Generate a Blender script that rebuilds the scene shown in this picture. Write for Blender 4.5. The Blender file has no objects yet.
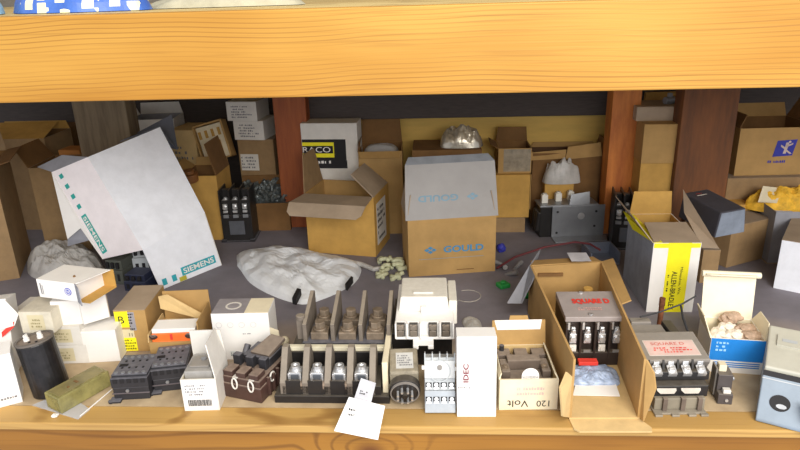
import bpy, bmesh, math, random
from mathutils import Vector, Matrix, Euler, noise
random.seed(7)
S = bpy.context.scene
COL = S.collection
R = math.radians
VV = Vector

# ------------------------------------------------------------------ camera
FPX = 650.0
CAM = VV((0, -.72, .544))
RM = (Matrix.Rotation(R(3.6), 3, 'Z') @ Matrix.Rotation(R(70), 3, 'X') @ Matrix.Rotation(R(-1.7), 3, 'Z'))
cd = bpy.data.cameras.new('camera'); cam = bpy.data.objects.new('camera', cd); COL.objects.link(cam)
cam.matrix_world = Matrix.Translation(CAM) @ RM.to_4x4()
cd.lens = 36 * FPX / 800; cd.sensor_width = 36; cd.clip_start = .01; cd.clip_end = 50
S.camera = cam

def ray(px, py): return RM @ VV(((px - 400) / FPX, -(py - 225) / FPX, -1))
def G(px, py, z=0.0):
    d = ray(px, py); return CAM + d * ((z - CAM.z) / d.z)
def V(px, py, y):
    d = ray(px, py); return CAM + d * ((y - CAM.y) / d.y)
def solve(P, v, py):
    """distance along v from P at which the picture row is py"""
    Rt = RM.transposed(); a = Rt @ (VV(P) - CAM); b = Rt @ VV(v); k = (225 - py) / FPX
    return -(a.y + k * a.z) / (b.y + k * b.z)

class Fit:
    def __init__(s, loc, rz, w, d, h): s.loc = VV(loc); s.rz = rz; s.w = w; s.d = d; s.h = h
def fb(bl, br, ytop, yback, z=0.0, d=None, h=None):
    O = G(*bl, z); Q = G(*br, z); e = Q - O; rz = math.atan2(e.y, e.x)
    if h is None: h = solve(O, (0, 0, 1), ytop)
    n = VV((-math.sin(rz), math.cos(rz), 0))
    if d is None: d = solve(O + VV((0, 0, h)), n, yback)
    return Fit(O, rz, e.length, d, h)
def vb(x0, x1, yb, yt, Y, d, rot=0):
    """a carton whose front face stands at depth Y; yb None = on the board"""
    A = V(x0, yb if yb else yt, Y); B = V(x1, yb if yb else yt, Y)
    z0 = A.z if yb else 0.0
    T = V((x0 + x1) / 2, yt, Y).z
    return Fit((A.x, Y, z0), R(rot), (B - A).length, d, T - z0)

# ------------------------------------------------------------------ materials
def lin(c): return tuple((v / 255 / 12.92 if v / 255 <= .04045 else ((v / 255 + .055) / 1.055) ** 2.4) for v in c) + (1,)
_m = {}
def M(name, rgb, rough=.6, metal=0, var=.12, scale=35, dust=0, dustc=(150, 138, 120), bump=0, alpha=1, rgb2=None, streak=None, spec=.4):
    if name in _m: return _m[name]
    m = bpy.data.materials.new(name); m.use_nodes = True; nt = m.node_tree; N = nt.nodes; L = nt.links
    b = N['Principled BSDF']; b.inputs['Roughness'].default_value = rough; b.inputs['Metallic'].default_value = metal
    b.inputs['Specular IOR Level'].default_value = spec
    tc = N.new('ShaderNodeTexCoord'); mp = N.new('ShaderNodeMapping'); L.new(tc.outputs['Object'], mp.inputs[0])
    if streak: mp.inputs['Scale'].default_value = streak
    nz = N.new('ShaderNodeTexNoise'); nz.inputs['Scale'].default_value = scale; nz.inputs['Detail'].default_value = 5
    nz.inputs['Roughness'].default_value = .65
    L.new(mp.outputs[0], nz.inputs['Vector'])
    r = N.new('ShaderNodeValToRGB'); L.new(nz.outputs['Fac'], r.inputs[0])
    c = lin(rgb); lo = tuple(v * (1 - var) for v in c[:3]) + (1,); hi = tuple(min(1, v * (1 + var)) for v in c[:3]) + (1,)
    if rgb2: lo = lin(rgb2); hi = c
    r.color_ramp.elements[0].position = .35; r.color_ramp.elements[1].position = .65
    r.color_ramp.elements[0].color = lo; r.color_ramp.elements[1].color = hi
    out = r.outputs[0]
    if dust:
        g = N.new('ShaderNodeNewGeometry'); sx = N.new('ShaderNodeSeparateXYZ'); L.new(g.outputs['Normal'], sx.inputs[0])
        mr = N.new('ShaderNodeMapRange'); L.new(sx.outputs['Z'], mr.inputs[0]); mr.inputs[1].default_value = .2; mr.inputs[2].default_value = .85
        mr.inputs[3].default_value = dust * .12; mr.inputs[4].default_value = dust
        n2 = N.new('ShaderNodeTexNoise'); n2.inputs['Scale'].default_value = 120; L.new(tc.outputs['Object'], n2.inputs['Vector'])
        mu = N.new('ShaderNodeMath'); mu.operation = 'MULTIPLY'; L.new(mr.outputs[0], mu.inputs[0])
        ad = N.new('ShaderNodeMath'); ad.operation = 'ADD'; L.new(n2.outputs['Fac'], ad.inputs[0]); ad.inputs[1].default_value = .45
        L.new(ad.outputs[0], mu.inputs[1]); mu.use_clamp = True
        mx = N.new('ShaderNodeMixRGB'); L.new(mu.outputs[0], mx.inputs[0]); L.new(out, mx.inputs[1]); mx.inputs[2].default_value = lin(dustc)
        out = mx.outputs[0]
    L.new(out, b.inputs['Base Color'])
    if bump:
        bp = N.new('ShaderNodeBump'); bp.inputs['Strength'].default_value = bump; bp.inputs['Distance'].default_value = .002
        L.new(nz.outputs['Fac'], bp.inputs['Height']); L.new(bp.outputs[0], b.inputs['Normal'])
    b.inputs['Alpha'].default_value = alpha
    _m[name] = m; return m

def wood(name, a, b_, dark, knots=(), mscale=(1, 9, 9), big=(1.2, .5), wsc=2.6, warp=.75):
    """sawn board: long grain lines, broad colour drift, round knots at given object positions"""
    m = bpy.data.materials.new(name); m.use_nodes = True; nt = m.node_tree; N = nt.nodes; L = nt.links
    bs = N['Principled BSDF']; bs.inputs['Roughness'].default_value = .5; bs.inputs['Specular IOR Level'].default_value = .3
    tc = N.new('ShaderNodeTexCoord')
    mp = N.new('ShaderNodeMapping'); mp.inputs['Scale'].default_value = mscale; L.new(tc.outputs['Object'], mp.inputs[0])
    # distortion so that grain bends
    nd = N.new('ShaderNodeTexNoise'); nd.inputs['Scale'].default_value = 2.6; nd.inputs['Detail'].default_value = 2; L.new(tc.outputs['Object'], nd.inputs['Vector'])
    vm = N.new('ShaderNodeVectorMath'); vm.operation = 'SCALE'; L.new(nd.outputs['Color'], vm.inputs[0]); vm.inputs['Scale'].default_value = warp
    va = N.new('ShaderNodeVectorMath'); L.new(mp.outputs[0], va.inputs[0]); L.new(vm.outputs[0], va.inputs[1])
    src = va.outputs[0]
    for kx, kz in knots:
        vd = N.new('ShaderNodeVectorMath'); vd.operation = 'DISTANCE'; ms = N.new('ShaderNodeMapping'); ms.inputs['Scale'].default_value = (.45, 0, 1)
        L.new(tc.outputs['Object'], ms.inputs[0]); L.new(ms.outputs[0], vd.inputs[0]); vd.inputs[1].default_value = (kx * .45, 0, kz)
        mr = N.new('ShaderNodeMapRange'); L.new(vd.outputs['Value'], mr.inputs[0]); mr.inputs[1].default_value = 0; mr.inputs[2].default_value = .05
        mr.inputs[3].default_value = .5; mr.inputs[4].default_value = 0; mr.interpolation_type = 'SMOOTHSTEP'
        cb = N.new('ShaderNodeCombineXYZ'); L.new(mr.outputs[0], cb.inputs[2])
        v2 = N.new('ShaderNodeVectorMath'); L.new(src, v2.inputs[0]); L.new(cb.outputs[0], v2.inputs[1]); src = v2.outputs[0]
    wv = N.new('ShaderNodeTexWave'); wv.wave_type = 'BANDS'; wv.bands_direction = 'Z'; wv.inputs['Scale'].default_value = wsc
    wv.inputs['Distortion'].default_value = 2.2; wv.inputs['Detail'].default_value = 3; wv.inputs['Detail Scale'].default_value = 1.2
    L.new(src, wv.inputs['Vector'])
    mf = N.new('ShaderNodeMapping'); mf.inputs['Scale'].default_value = (6, 300, 300); L.new(tc.outputs['Object'], mf.inputs[0])
    nf = N.new('ShaderNodeTexNoise'); nf.inputs['Scale'].default_value = 1; nf.inputs['Detail'].default_value = 4; L.new(mf.outputs[0], nf.inputs['Vector'])
    nb = N.new('ShaderNodeTexNoise'); nb.inputs['Scale'].default_value = 2.2; nb.inputs['Detail'].default_value = 3
    mb_ = N.new('ShaderNodeMapping'); mb_.inputs['Scale'].default_value = (.8, 3, 3); L.new(tc.outputs['Object'], mb_.inputs[0]); L.new(mb_.outputs[0], nb.inputs['Vector'])
    rb = N.new('ShaderNodeValToRGB'); rb.color_ramp.elements[0].position = .38; rb.color_ramp.elements[1].position = .62
    rb.color_ramp.elements[0].color = lin(b_); rb.color_ramp.elements[1].color = lin(a); L.new(nb.outputs['Fac'], rb.inputs[0])
    rw = N.new('ShaderNodeMapRange'); L.new(wv.outputs['Fac'], rw.inputs[0]); rw.inputs[1].default_value = .80; rw.inputs[2].default_value = 1.0; rw.inputs[3].default_value = 0; rw.inputs[4].default_value = big[1]
    nk = N.new('ShaderNodeTexNoise'); nk.inputs['Scale'].default_value = 2.0; nk.inputs['Detail'].default_value = 4
    mk_ = N.new('ShaderNodeMapping'); mk_.inputs['Scale'].default_value = (.9, 14, 14); mk_.inputs['Location'].default_value = (3, 1, 2); L.new(tc.outputs['Object'], mk_.inputs[0]); L.new(mk_.outputs[0], nk.inputs['Vector'])
    rk = N.new('ShaderNodeMapRange'); L.new(nk.outputs['Fac'], rk.inputs[0]); rk.inputs[1].default_value = .42; rk.inputs[2].default_value = .62; rk.inputs[3].default_value = .12; rk.inputs[4].default_value = 1.2
    pm_ = N.new('ShaderNodeMath'); pm_.operation = 'MULTIPLY'; L.new(rw.outputs[0], pm_.inputs[0]); L.new(rk.outputs[0], pm_.inputs[1])
    m1 = N.new('ShaderNodeMixRGB'); L.new(pm_.outputs[0], m1.inputs[0]); L.new(rb.outputs[0], m1.inputs[1]); m1.inputs[2].default_value = lin(dark)
    rf = N.new('ShaderNodeMapRange'); L.new(nf.outputs['Fac'], rf.inputs[0]); rf.inputs[1].default_value = .55; rf.inputs[2].default_value = .72; rf.inputs[3].default_value = 0; rf.inputs[4].default_value = .28
    m2 = N.new('ShaderNodeMixRGB'); L.new(rf.outputs[0], m2.inputs[0]); L.new(m1.outputs[0], m2.inputs[1]); m2.inputs[2].default_value = lin(dark)
    out = m2.outputs[0]
    for kx, kz in knots:
        vd = N.new('ShaderNodeVectorMath'); vd.operation = 'DISTANCE'; ms = N.new('ShaderNodeMapping'); ms.inputs['Scale'].default_value = (.6, 0, 1)
        L.new(tc.outputs['Object'], ms.inputs[0]); L.new(ms.outputs[0], vd.inputs[0]); vd.inputs[1].default_value = (kx * .6, 0, kz)
        mr = N.new('ShaderNodeMapRange'); L.new(vd.outputs['Value'], mr.inputs[0]); mr.inputs[1].default_value = .004; mr.inputs[2].default_value = .016; mr.inputs[3].default_value = .8; mr.inputs[4].default_value = 0
        mk = N.new('ShaderNodeMixRGB'); L.new(mr.outputs[0], mk.inputs[0]); L.new(out, mk.inputs[1]); mk.inputs[2].default_value = lin((92, 48, 22)); out = mk.outputs[0]
    L.new(out, bs.inputs['Base Color'])
    bp = N.new('ShaderNodeBump'); bp.inputs['Strength'].default_value = .25; bp.inputs['Distance'].default_value = .001; L.new(nf.outputs['Fac'], bp.inputs['Height']); L.new(bp.outputs[0], bs.inputs['Normal'])
    return m

# ------------------------------------------------------------------ mesh builder
class MB:
    def __init__(s): s.v = []; s.f = []; s.mi = []; s.cur = 0; s.T = None
    def _add(s, vs, fs):
        n = len(s.v)
        s.v += [(s.T @ VV(p)) if s.T else VV(p) for p in vs]
        s.f += [tuple(i + n for i in q) for q in fs]; s.mi += [s.cur] * len(fs); return s
    def box(s, x0, y0, z0, x1, y1, z1, tx=0, ty=0):
        """tx/ty: inset of the top on each side (taper)"""
        return s._add([(x0, y0, z0), (x1, y0, z0), (x1, y1, z0), (x0, y1, z0), (x0 + tx, y0 + ty, z1), (x1 - tx, y0 + ty, z1), (x1 - tx, y1 - ty, z1), (x0 + tx, y1 - ty, z1)],
                      [(0, 3, 2, 1), (4, 5, 6, 7), (0, 1, 5, 4), (1, 2, 6, 5), (2, 3, 7, 6), (3, 0, 4, 7)])
    def slab(s, pts, t):
        pts = [VV(p) for p in pts]; n = VV((0, 0, 0))
        for i in range(len(pts)):
            a = pts[i]; b = pts[(i + 1) % len(pts)]; n += a.cross(b)
        n.normalize(); k = len(pts)
        vs = pts + [p - n * t for p in pts]
        return s._add(vs, [tuple(range(k)), tuple(range(2 * k - 1, k - 1, -1))] + [(i, i + k, (i + 1) % k + k, (i + 1) % k) for i in range(k)])
    def _pr(s, prof, x0, x1):
        k = len(prof)
        vs = [(x0, a, b) for a, b in prof] + [(x1, a, b) for a, b in prof]
        return s._add(vs, [tuple(range(k)), tuple(range(2 * k - 1, k - 1, -1))] + [(i, i + k, (i + 1) % k + k, (i + 1) % k) for i in range(k)])
    def cyl(s, p0, p1, r, n=14, r2=None):
        p0 = VV(p0); p1 = VV(p1); r2 = r if r2 is None else r2
        a = (p1 - p0).normalized(); u = a.orthogonal().normalized(); w = a.cross(u)
        vs = []
        for p, rr in ((p0, r), (p1, r2)):
            vs += [p + (u * math.cos(2 * math.pi * i / n) + w * math.sin(2 * math.pi * i / n)) * rr for i in range(n)]
        return s._add(vs, [tuple(range(n))[::-1], tuple(range(n, 2 * n))] + [(i, (i + 1) % n, (i + 1) % n + n, i + n) for i in range(n)])
    def ring(s, p0, p1, r, ri, n=20):
        p0 = VV(p0); p1 = VV(p1); a = (p1 - p0).normalized(); u = a.orthogonal().normalized(); w = a.cross(u); vs = []
        for p, rr in ((p0, r), (p1, r), (p1, ri), (p0, ri)):
            vs += [p + (u * math.cos(2 * math.pi * i / n) + w * math.sin(2 * math.pi * i / n)) * rr for i in range(n)]
        fs = []
        for k in range(4):
            for i in range(n): fs.append((k * n + i, k * n + (i + 1) % n, ((k + 1) % 4) * n + (i + 1) % n, ((k + 1) % 4) * n + i))
        return s._add(vs, fs)
    def tube(s, pts, r, n=7, closed=False):
        pts = [VV(p) for p in pts]; vs = []; k = len(pts)
        for i, p in enumerate(pts):
            a = (pts[(i + 1) % k] if (closed or i < k - 1) else p) - (pts[i - 1] if (closed or i > 0) else p)
            a.normalize(); u = a.cross(VV((.13, .27, 1))).normalized(); w = a.cross(u)
            vs += [p + (u * math.cos(2 * math.pi * j / n) + w * math.sin(2 * math.pi * j / n)) * r for j in range(n)]
        fs = [(i * n + j, i * n + (j + 1) % n, ((i + 1) % k) * n + (j + 1) % n, ((i + 1) % k) * n + j) for i in range(k if closed else k - 1) for j in range(n)]
        if not closed: fs += [tuple(range(n))[::-1], tuple(range((k - 1) * n, k * n))]
        return s._add(vs, fs)
    def ball(s, c, r, n=14, m=9, sc=(1, 1, 1), jit=0):
        c = VV(c); vs = [c + VV((0, 0, r * sc[2]))]
        for i in range(1, m):
            t = math.pi * i / m
            for j in range(n):
                p = 2 * math.pi * j / n; d = VV((math.sin(t) * math.cos(p) * sc[0], math.sin(t) * math.sin(p) * sc[1], math.cos(t) * sc[2]))
                q = 1 + (noise.noise((d + c * 60) * 2.2) * jit if jit else 0); vs.append(c + d * r * q)
        vs.append(c - VV((0, 0, r * sc[2])))
        fs = [(0, 1 + j, 1 + (j + 1) % n) for j in range(n)]
        for i in range(m - 2):
            for j in range(n): fs.append((1 + i * n + j, 1 + (i + 1) * n + j, 1 + (i + 1) * n + (j + 1) % n, 1 + i * n + (j + 1) % n))
        e = len(vs) - 1; fs += [(e, 1 + (m - 2) * n + (j + 1) % n, 1 + (m - 2) * n + j) for j in range(n)]
        return s._add(vs, fs)
    def build(s, name, mat, parent=None, bevel=0, smooth=False, label=None):
        me = bpy.data.meshes.new(name); me.from_pydata([tuple(p) for p in s.v], [], s.f)
        bm = bmesh.new(); bm.from_mesh(me); bmesh.ops.recalc_face_normals(bm, faces=bm.faces); bm.to_mesh(me); bm.free()
        for mm in (mat if isinstance(mat, (list, tuple)) else [mat]): me.materials.append(mm)
        for p, i in zip(me.polygons, s.mi): p.material_index = i
        if smooth: me.shade_smooth()
        o = bpy.data.objects.new(name, me); COL.objects.link(o)
        if parent: o.parent = parent
        if bevel:
            b = o.modifiers.new('bevel', 'BEVEL'); b.width = bevel; b.segments = 2; b.limit_method = 'ANGLE'; b.angle_limit = R(35)
        if label: o['label'] = label
        return o

def tag(o, label, cat, group=None, kind=None):
    o['label'] = label; o['category'] = cat
    if group: o['group'] = group
    if kind: o['kind'] = kind
    return o
def root(name, label, cat, loc, rz=0, group=None, rot=None):
    o = bpy.data.objects.new(name, None); COL.objects.link(o); o.empty_display_size = .02
    o.location = loc; o.rotation_euler = rot if rot else (0, 0, rz)
    return tag(o, label, cat, group)

FR = ((1, 0, 0), (0, 0, 1)); TOP = ((1, 0, 0), (0, 1, 0)); RI = ((0, 1, 0), (0, 0, 1))
def decal(parent, name, o, fr, w, h, mat, off=.0003, t=.0002, label=None):
    ux, uy = VV(fr[0]), VV(fr[1]); n = ux.cross(uy).normalized(); o = VV(o) + n * off
    return MB().slab([o, o + ux * w, o + ux * w + uy * h, o + uy * h], t).build(name, mat, parent, label=label)
def text(parent, s, o, fr, w, h, mat, off=.0005, name='lettering', t=.0001, bold=.0):
    cu = bpy.data.curves.new('txt', 'FONT'); cu.body = s; cu.size = 1; cu.offset = bold; cu.resolution_u = 3
    tmp = bpy.data.objects.new('txt', cu); COL.objects.link(tmp)
    dg = bpy.context.evaluated_depsgraph_get(); me = bpy.data.meshes.new_from_object(tmp.evaluated_get(dg))
    bpy.data.objects.remove(tmp)
    ux, uy = VV(fr[0]), VV(fr[1]); n = ux.cross(uy).normalized(); o = VV(o) + n * off
    xs = [v.co.x for v in me.vertices]; ys = [v.co.y for v in me.vertices]
    x0, x1, y0, y1 = min(xs), max(xs), min(ys), max(ys)
    for v in me.vertices: v.co = o + ux * ((v.co.x - x0) / (x1 - x0) * w) + uy * ((v.co.y - y0) / (y1 - y0) * h)
    me.materials.clear(); me.materials.append(mat); me.name = name
    ob = bpy.data.objects.new(name, me); COL.objects.link(ob); ob.parent = parent; return ob
def fine(parent, o, fr, w, h, rows, mat, off=.0005, seed=1, fill=.8, name='fine_print', cell=None):
    """rows of tiny illegible marks, as the photo shows them"""
    rg = random.Random(seed); ux, uy = VV(fr[0]), VV(fr[1]); n = ux.cross(uy).normalized(); o = VV(o) + n * off; mb = MB()
    rh = h / rows
    for r in range(rows):
        x = 0; end = w * rg.uniform(.6, 1)
        while x < end:
            l = (cell or rh * .5) * rg.uniform(.4, 1.1)
            if rg.random() < fill:
                p = o + ux * x + uy * (h - (r + .8) * rh); q = min(l, w - x)
                if q > 0: mb.slab([p, p + ux * q, p + ux * q + uy * rh * rg.uniform(.35, .6), p + uy * rh * rg.uniform(.35, .6)], .0001)
            x += l + (cell or rh * .5) * .4
    return mb.build(name, mat, parent)

SIDES = {'front': lambda w, d, h: ((0, 0, h), (1, 0, 0), (0, 1, 0), w), 'back': lambda w, d, h: ((0, d, h), (1, 0, 0), (0, -1, 0), w),
         'left': lambda w, d, h: ((0, 0, h), (0, 1, 0), (1, 0, 0), d), 'right': lambda w, d, h: ((w, 0, h), (0, 1, 0), (-1, 0, 0), d)}
def flap(r, side, F, ang, ln, mat, t=.0015, tp=.06, name='flap', bend=None, label=None):
    o, ux, inn, L = SIDES[side](F.w, F.d, F.h); o = VV(o); ux = VV(ux); inn = VV(inn)
    dr = inn * math.cos(R(ang)) + VV((0, 0, 1)) * math.sin(R(ang))
    mb = MB(); a, b = o + ux * L * .01, o + ux * L * .99
    c, d = o + ux * L * (1 - tp) + dr * ln, o + ux * L * tp + dr * ln
    mb.slab([a, b, c, d], t)
    if bend:   # a tuck at the end of the flap
        dr2 = inn * math.cos(R(ang + bend[0])) + VV((0, 0, 1)) * math.sin(R(ang + bend[0]))
        mb.slab([d, c, c + dr2 * bend[1] * .7 - ux * L * .02, c + dr2 * bend[1] - ux * L * .08, d + dr2 * bend[1] + ux * L * .08, d + dr2 * bend[1] * .7 + ux * L * .02], t)
    return mb.build(name, mat, r, label=label)
def carton(name, label, cat, F, mo, mi=None, t=.002, open=False, flaps=(), group=None, rot=None, skip=(), tape=None, bevel=.0007):
    r = root(name, label, cat, F.loc, F.rz, group, rot)
    w, d, h = F.w, F.d, F.h; mb = MB(); mi = mi or mo
    if not open:
        mb.box(0, 0, 0, w, d, h - .0012).build('body', mo, r, bevel=bevel)
        mb = MB(); mb.box(.0003, .0003, h - .0012, w - .0003, d * .97, h).build('lid', mo, r)
        if tape: MB().box(w * .42, -.0004, h * .7, w * .58, d * .98, h + .0004).build('tape', tape, r)
    else:
        mb.box(0, 0, 0, w, d, t)
        if 'front' not in skip: mb.box(0, 0, t, w, t, h)
        if 'back' not in skip: mb.box(0, d - t, t, w, d, h)
        if 'left' not in skip: mb.box(0, t, t, t, d - t, h)
        if 'right' not in skip: mb.box(w - t, t, t, w, d - t, h)
        mb.build('body', mo, r)
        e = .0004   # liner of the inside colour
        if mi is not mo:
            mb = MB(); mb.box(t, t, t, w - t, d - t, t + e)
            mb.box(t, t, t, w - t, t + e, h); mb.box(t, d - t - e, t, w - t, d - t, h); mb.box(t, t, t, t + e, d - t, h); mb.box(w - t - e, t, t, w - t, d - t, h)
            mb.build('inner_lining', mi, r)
    for f in flaps:
        k = dict(f[4]) if len(f) > 4 else {}
        flap(r, f[0], F, f[1], f[2], f[3] or mo, **k)
    return r

def pillow(name, label, cat, outline, h, mat, z0=0, seed=1, rings=20, seg=72, crease=.5, group=None, freq=18, kind=None):
    """soft bag: outline on the board, domed and creased"""
    pts = [VV(p) for p in outline]; k = len(pts); c = sum(pts, VV((0, 0, 0))) / k; c.z = z0
    O = []
    for i in range(seg):
        u = i / seg * k; a = int(u) % k; f = u - int(u); p0, p1, p2, p3 = pts[a - 1], pts[a], pts[(a + 1) % k], pts[(a + 2) % k]
        q = .5 * ((2 * p1) + (p2 - p0) * f + (2 * p0 - 5 * p1 + 4 * p2 - p3) * f * f + (3 * p1 - p0 - 3 * p2 + p3) * f ** 3)
        q.z = z0; O.append(q - c)
    vs = [VV((0, 0, h * .85))]; sd = VV((seed * 3.7, seed * 1.3, 0))
    for r_ in range(1, rings + 1):
        t = r_ / rings
        for q in O:
            p = q * t; n = noise.noise((p + sd) * freq * VV((1, 1, 1)).x); n2 = noise.noise(p * freq * 2.3 + sd * 2); rd = 1 - abs(n) * 2.2
            n3 = noise.noise(p * freq * 4.5 + sd * 5)
            g_ = .82 + crease * (.28 * (rd - .4) + .20 * n2 + .16 * (.4 - abs(n3)))
            z = h * (1 - t ** 3.2) ** .6 * max(.5, min(1.15, g_))
            vs.append(VV((p.x * (1 + .03 * n2), p.y * (1 + .03 * n), max(.0005, z))))
    fs = [(0, 1 + j, 1 + (j + 1) % seg) for j in range(seg)]
    for r_ in range(rings - 1):
        for j in range(seg):
            a = 1 + r_ * seg + j; b = 1 + r_ * seg + (j + 1) % seg; fs.append((a, a + seg, b + seg, b))
    n0 = 1 + (rings - 1) * seg; vs.append(VV((0, 0, 0))); e = len(vs) - 1
    fs += [(e, n0 + (j + 1) % seg, n0 + j) for j in range(seg)]
    mb = MB(); mb._add(vs, fs); o = mb.build(name, mat, smooth=False); o.location = c
    return tag(o, label, cat, group, kind)

# palette -----------------------------------------------------------
kraft = M('kraft_board', (174, 138, 84), .8, var=.1, scale=20, bump=.15)
kraft_y = M('yellow_kraft', (188, 146, 74), .8, var=.1, scale=25)
kraft_d = M('brown_board', (122, 88, 50), .85, var=.15, scale=18)
kraft_l = M('pale_kraft', (200, 170, 118), .8, var=.08)
kraft_g = M('greyed_board', (165, 146, 124), .9, var=.12, scale=14)
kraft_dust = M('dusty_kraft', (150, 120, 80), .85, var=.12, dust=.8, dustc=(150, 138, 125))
greycard = M('grey_card', (140, 140, 146), .8, var=.08)
darkgrey = M('dark_grey_card', (88, 90, 98), .8, var=.1)
white = M('white_card', (232, 228, 222), .55, var=.04, scale=14)
white2 = M('soiled_white_card', (216, 211, 202), .7, var=.07, scale=22, dust=.25)
cool = M('bluish_white_card', (236, 238, 244), .6, var=.05)
cream = M('cream_card', (224, 212, 182), .7, var=.06, dust=.15)
label_c = M('pale_label', (208, 196, 160), .7, var=.05)
blackp = M('black_plastic', (26, 25, 27), .4, var=.2, dust=.22)
blackd = M('dusty_black_plastic', (30, 29, 32), .5, var=.25, dust=.62, dustc=(122, 120, 126))
brownp = M('dusty_brown_bakelite', (58, 34, 30), .45, var=.2, dust=.72, dustc=(150, 132, 118))
dustbr = M('dust_covered_plastic', (95, 82, 72), .8, var=.2, dust=.8, dustc=(140, 126, 112))
greyp = M('grey_plastic', (128, 124, 120), .5, var=.1, dust=.4)
lgrey = M('light_grey_plastic', (174, 178, 180), .45, var=.05, dust=.1)
whitep = M('white_plastic', (228, 224, 214), .4, var=.04, dust=.45, dustc=(178, 168, 150))
silver = M('bright_metal', (218, 218, 218), .35, .75, var=.15)
tin = M('dull_zinc_plate', (150, 152, 156), .42, .6, var=.12, scale=20)
brass = M('tarnished_brass', (146, 130, 112), .5, .5, var=.25, scale=60)
ink = M('black_ink', (28, 26, 28), .7)
inkg = M('grey_ink', (110, 108, 112), .7)
red = M('red_print', (215, 60, 48), .6)
pink = M('faded_red_print', (206, 178, 168), .6, var=.1)
yellow = M('yellow_print', (240, 228, 30), .6, var=.05)
teal = M('teal_print', (40, 160, 150), .6)
teal2 = M('turquoise_print', (50, 165, 178), .6)
blueprint = M('blue_print', (70, 135, 175), .7)
blueprint2 = M('worn_blue_print', (122, 152, 168), .7, var=.1)
blue = M('blue_card', (30, 125, 205), .5, var=.06)
navy = M('navy_print', (48, 52, 150), .6, var=.15)
green = M('green_plastic', (40, 140, 66), .5)
orange = M('orange_plastic', (240, 115, 50), .5)
clear = M('clear_plastic_film', (215, 215, 215), .25, var=.05, alpha=.45, bump=.4)
film = M('crinkled_milky_film', (200, 196, 190), .3, var=.12, alpha=.75, bump=.5, scale=60)
bagw = M('white_polythene', (222, 224, 226), .4, var=.05, bump=.35, scale=45)
wire_r = M('dark_red_wire', (110, 50, 55), .5)
wire_d = M('dark_wire', (45, 45, 48), .5)

# ------------------------------------------------------------------ shelf
SH = root('wooden_shelf', 'two-tier wooden storage shelf with yellow-brown timber front rails', 'shelf', (0, 0, 0))
wf = wood('pine_rail', (184, 138, 60), (160, 110, 36), (112, 68, 22), mscale=(.22, 14, 14), big=(1, .42), wsc=4.2, warp=.5)
wl = wood('lower_rail_pine', (152, 104, 38), (118, 75, 25), (84, 48, 16), knots=((-.095, -.045),), mscale=(.4, 5, 5), big=(1, .45), wsc=2.4, warp=.3)
wt = wood('pale_board_edge', (206, 180, 118), (190, 160, 100), (120, 88, 50), mscale=(1, 12, 12))
wpost_o = M('orange_post', (160, 86, 40), .6, rgb2=(128, 64, 30), scale=9, streak=(6, 6, .6), bump=.1)
wpost_l = M('light_post', (206, 126, 56), .6, rgb2=(164, 90, 38), scale=9, streak=(4, 4, .8), bump=.1)
wpost_g = M('weathered_post', (124, 108, 84), .8, rgb2=(92, 78, 60), scale=9, streak=(6, 6, .6), bump=.2)
wpost_d = M('dark_post', (128, 78, 40), .7, rgb2=(78, 50, 32), scale=5, streak=(5, 5, .7), bump=.1)
ply = M('plywood_back', (214, 176, 92), .7, var=.1, scale=6, streak=(1, 1, 6))
dkrail = M('dark_rail_timber', (74, 66, 62), .8, var=.15, streak=(1, 8, 8))
MB().box(-1.5, 0, .4335, 1.5, .038, .5265).build('front_rail', wf, SH, bevel=.0015, label='upper yellow pine rail')
MB().box(-1.5, .039, .505, 1.5, 1.02, .5265).build('shelf_board', wt, SH, label='pale top board')
# lower deck: lit tan front and shaded grey back, painted into its colour
dk = M('lit_to_shaded_deck', (124, 119, 126), .75, var=.16, scale=7, bump=.1)
nt = dk.node_tree; N = nt.nodes; L = nt.links; bs = N['Principled BSDF']; src = bs.inputs['Base Color'].links[0].from_socket
tc = N.new('ShaderNodeTexCoord'); sx = N.new('ShaderNodeSeparateXYZ'); L.new(tc.outputs['Object'], sx.inputs[0])
nn = N.new('ShaderNodeTexNoise'); nn.inputs['Scale'].default_value = 5; L.new(tc.outputs['Object'], nn.inputs['Vector'])
ma = N.new('ShaderNodeMath'); ma.operation = 'MULTIPLY_ADD'; L.new(nn.outputs['Fac'], ma.inputs[0]); ma.inputs[1].default_value = .16; L.new(sx.outputs['Y'], ma.inputs[2])
mr = N.new('ShaderNodeMapRange'); L.new(ma.outputs[0], mr.inputs[0]); mr.inputs[1].default_value = .20; mr.inputs[2].default_value = .36; mr.inputs[3].default_value = 1; mr.inputs[4].default_value = 0
mx = N.new('ShaderNodeMixRGB'); L.new(mr.outputs[0], mx.inputs[0]); L.new(src, mx.inputs[1])
n3 = N.new('ShaderNodeTexNoise'); n3.inputs['Scale'].default_value = 30; n3.inputs['Detail'].default_value = 6; L.new(tc.outputs['Object'], n3.inputs['Vector'])
r3 = N.new('ShaderNodeValToRGB'); r3.color_ramp.elements[0].position = .3; r3.color_ramp.elements[1].position = .7
r3.color_ramp.elements[0].color = lin((160, 138, 108)); r3.color_ramp.elements[1].color = lin((190, 168, 134)); L.new(n3.outputs['Fac'], r3.inputs[0])
L.new(r3.outputs[0], mx.inputs[2]); L.new(mx.outputs[0], bs.inputs['Base Color'])
MB().box(-1.5, .0345, -.02, 1.5, 1.02, 0).build('shelf_board', dk, SH, label='dusty lower board, grey shade painted behind its lit tan front')
wn = wood('worn_yellow_nosing', (190, 150, 84), (166, 130, 74), (120, 80, 36), mscale=(1, 10, 10))
MB().box(-1.5, -.006, -.012, 1.5, .034, 0).build('edge_strip', wn, SH, bevel=.002, label='worn yellow front edge strip')
MB().box(-1.5, 0, -.16, 1.5, .038, -.0125).build('front_rail', wl, SH, bevel=.002, label='lower pine rail with a knot')
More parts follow.
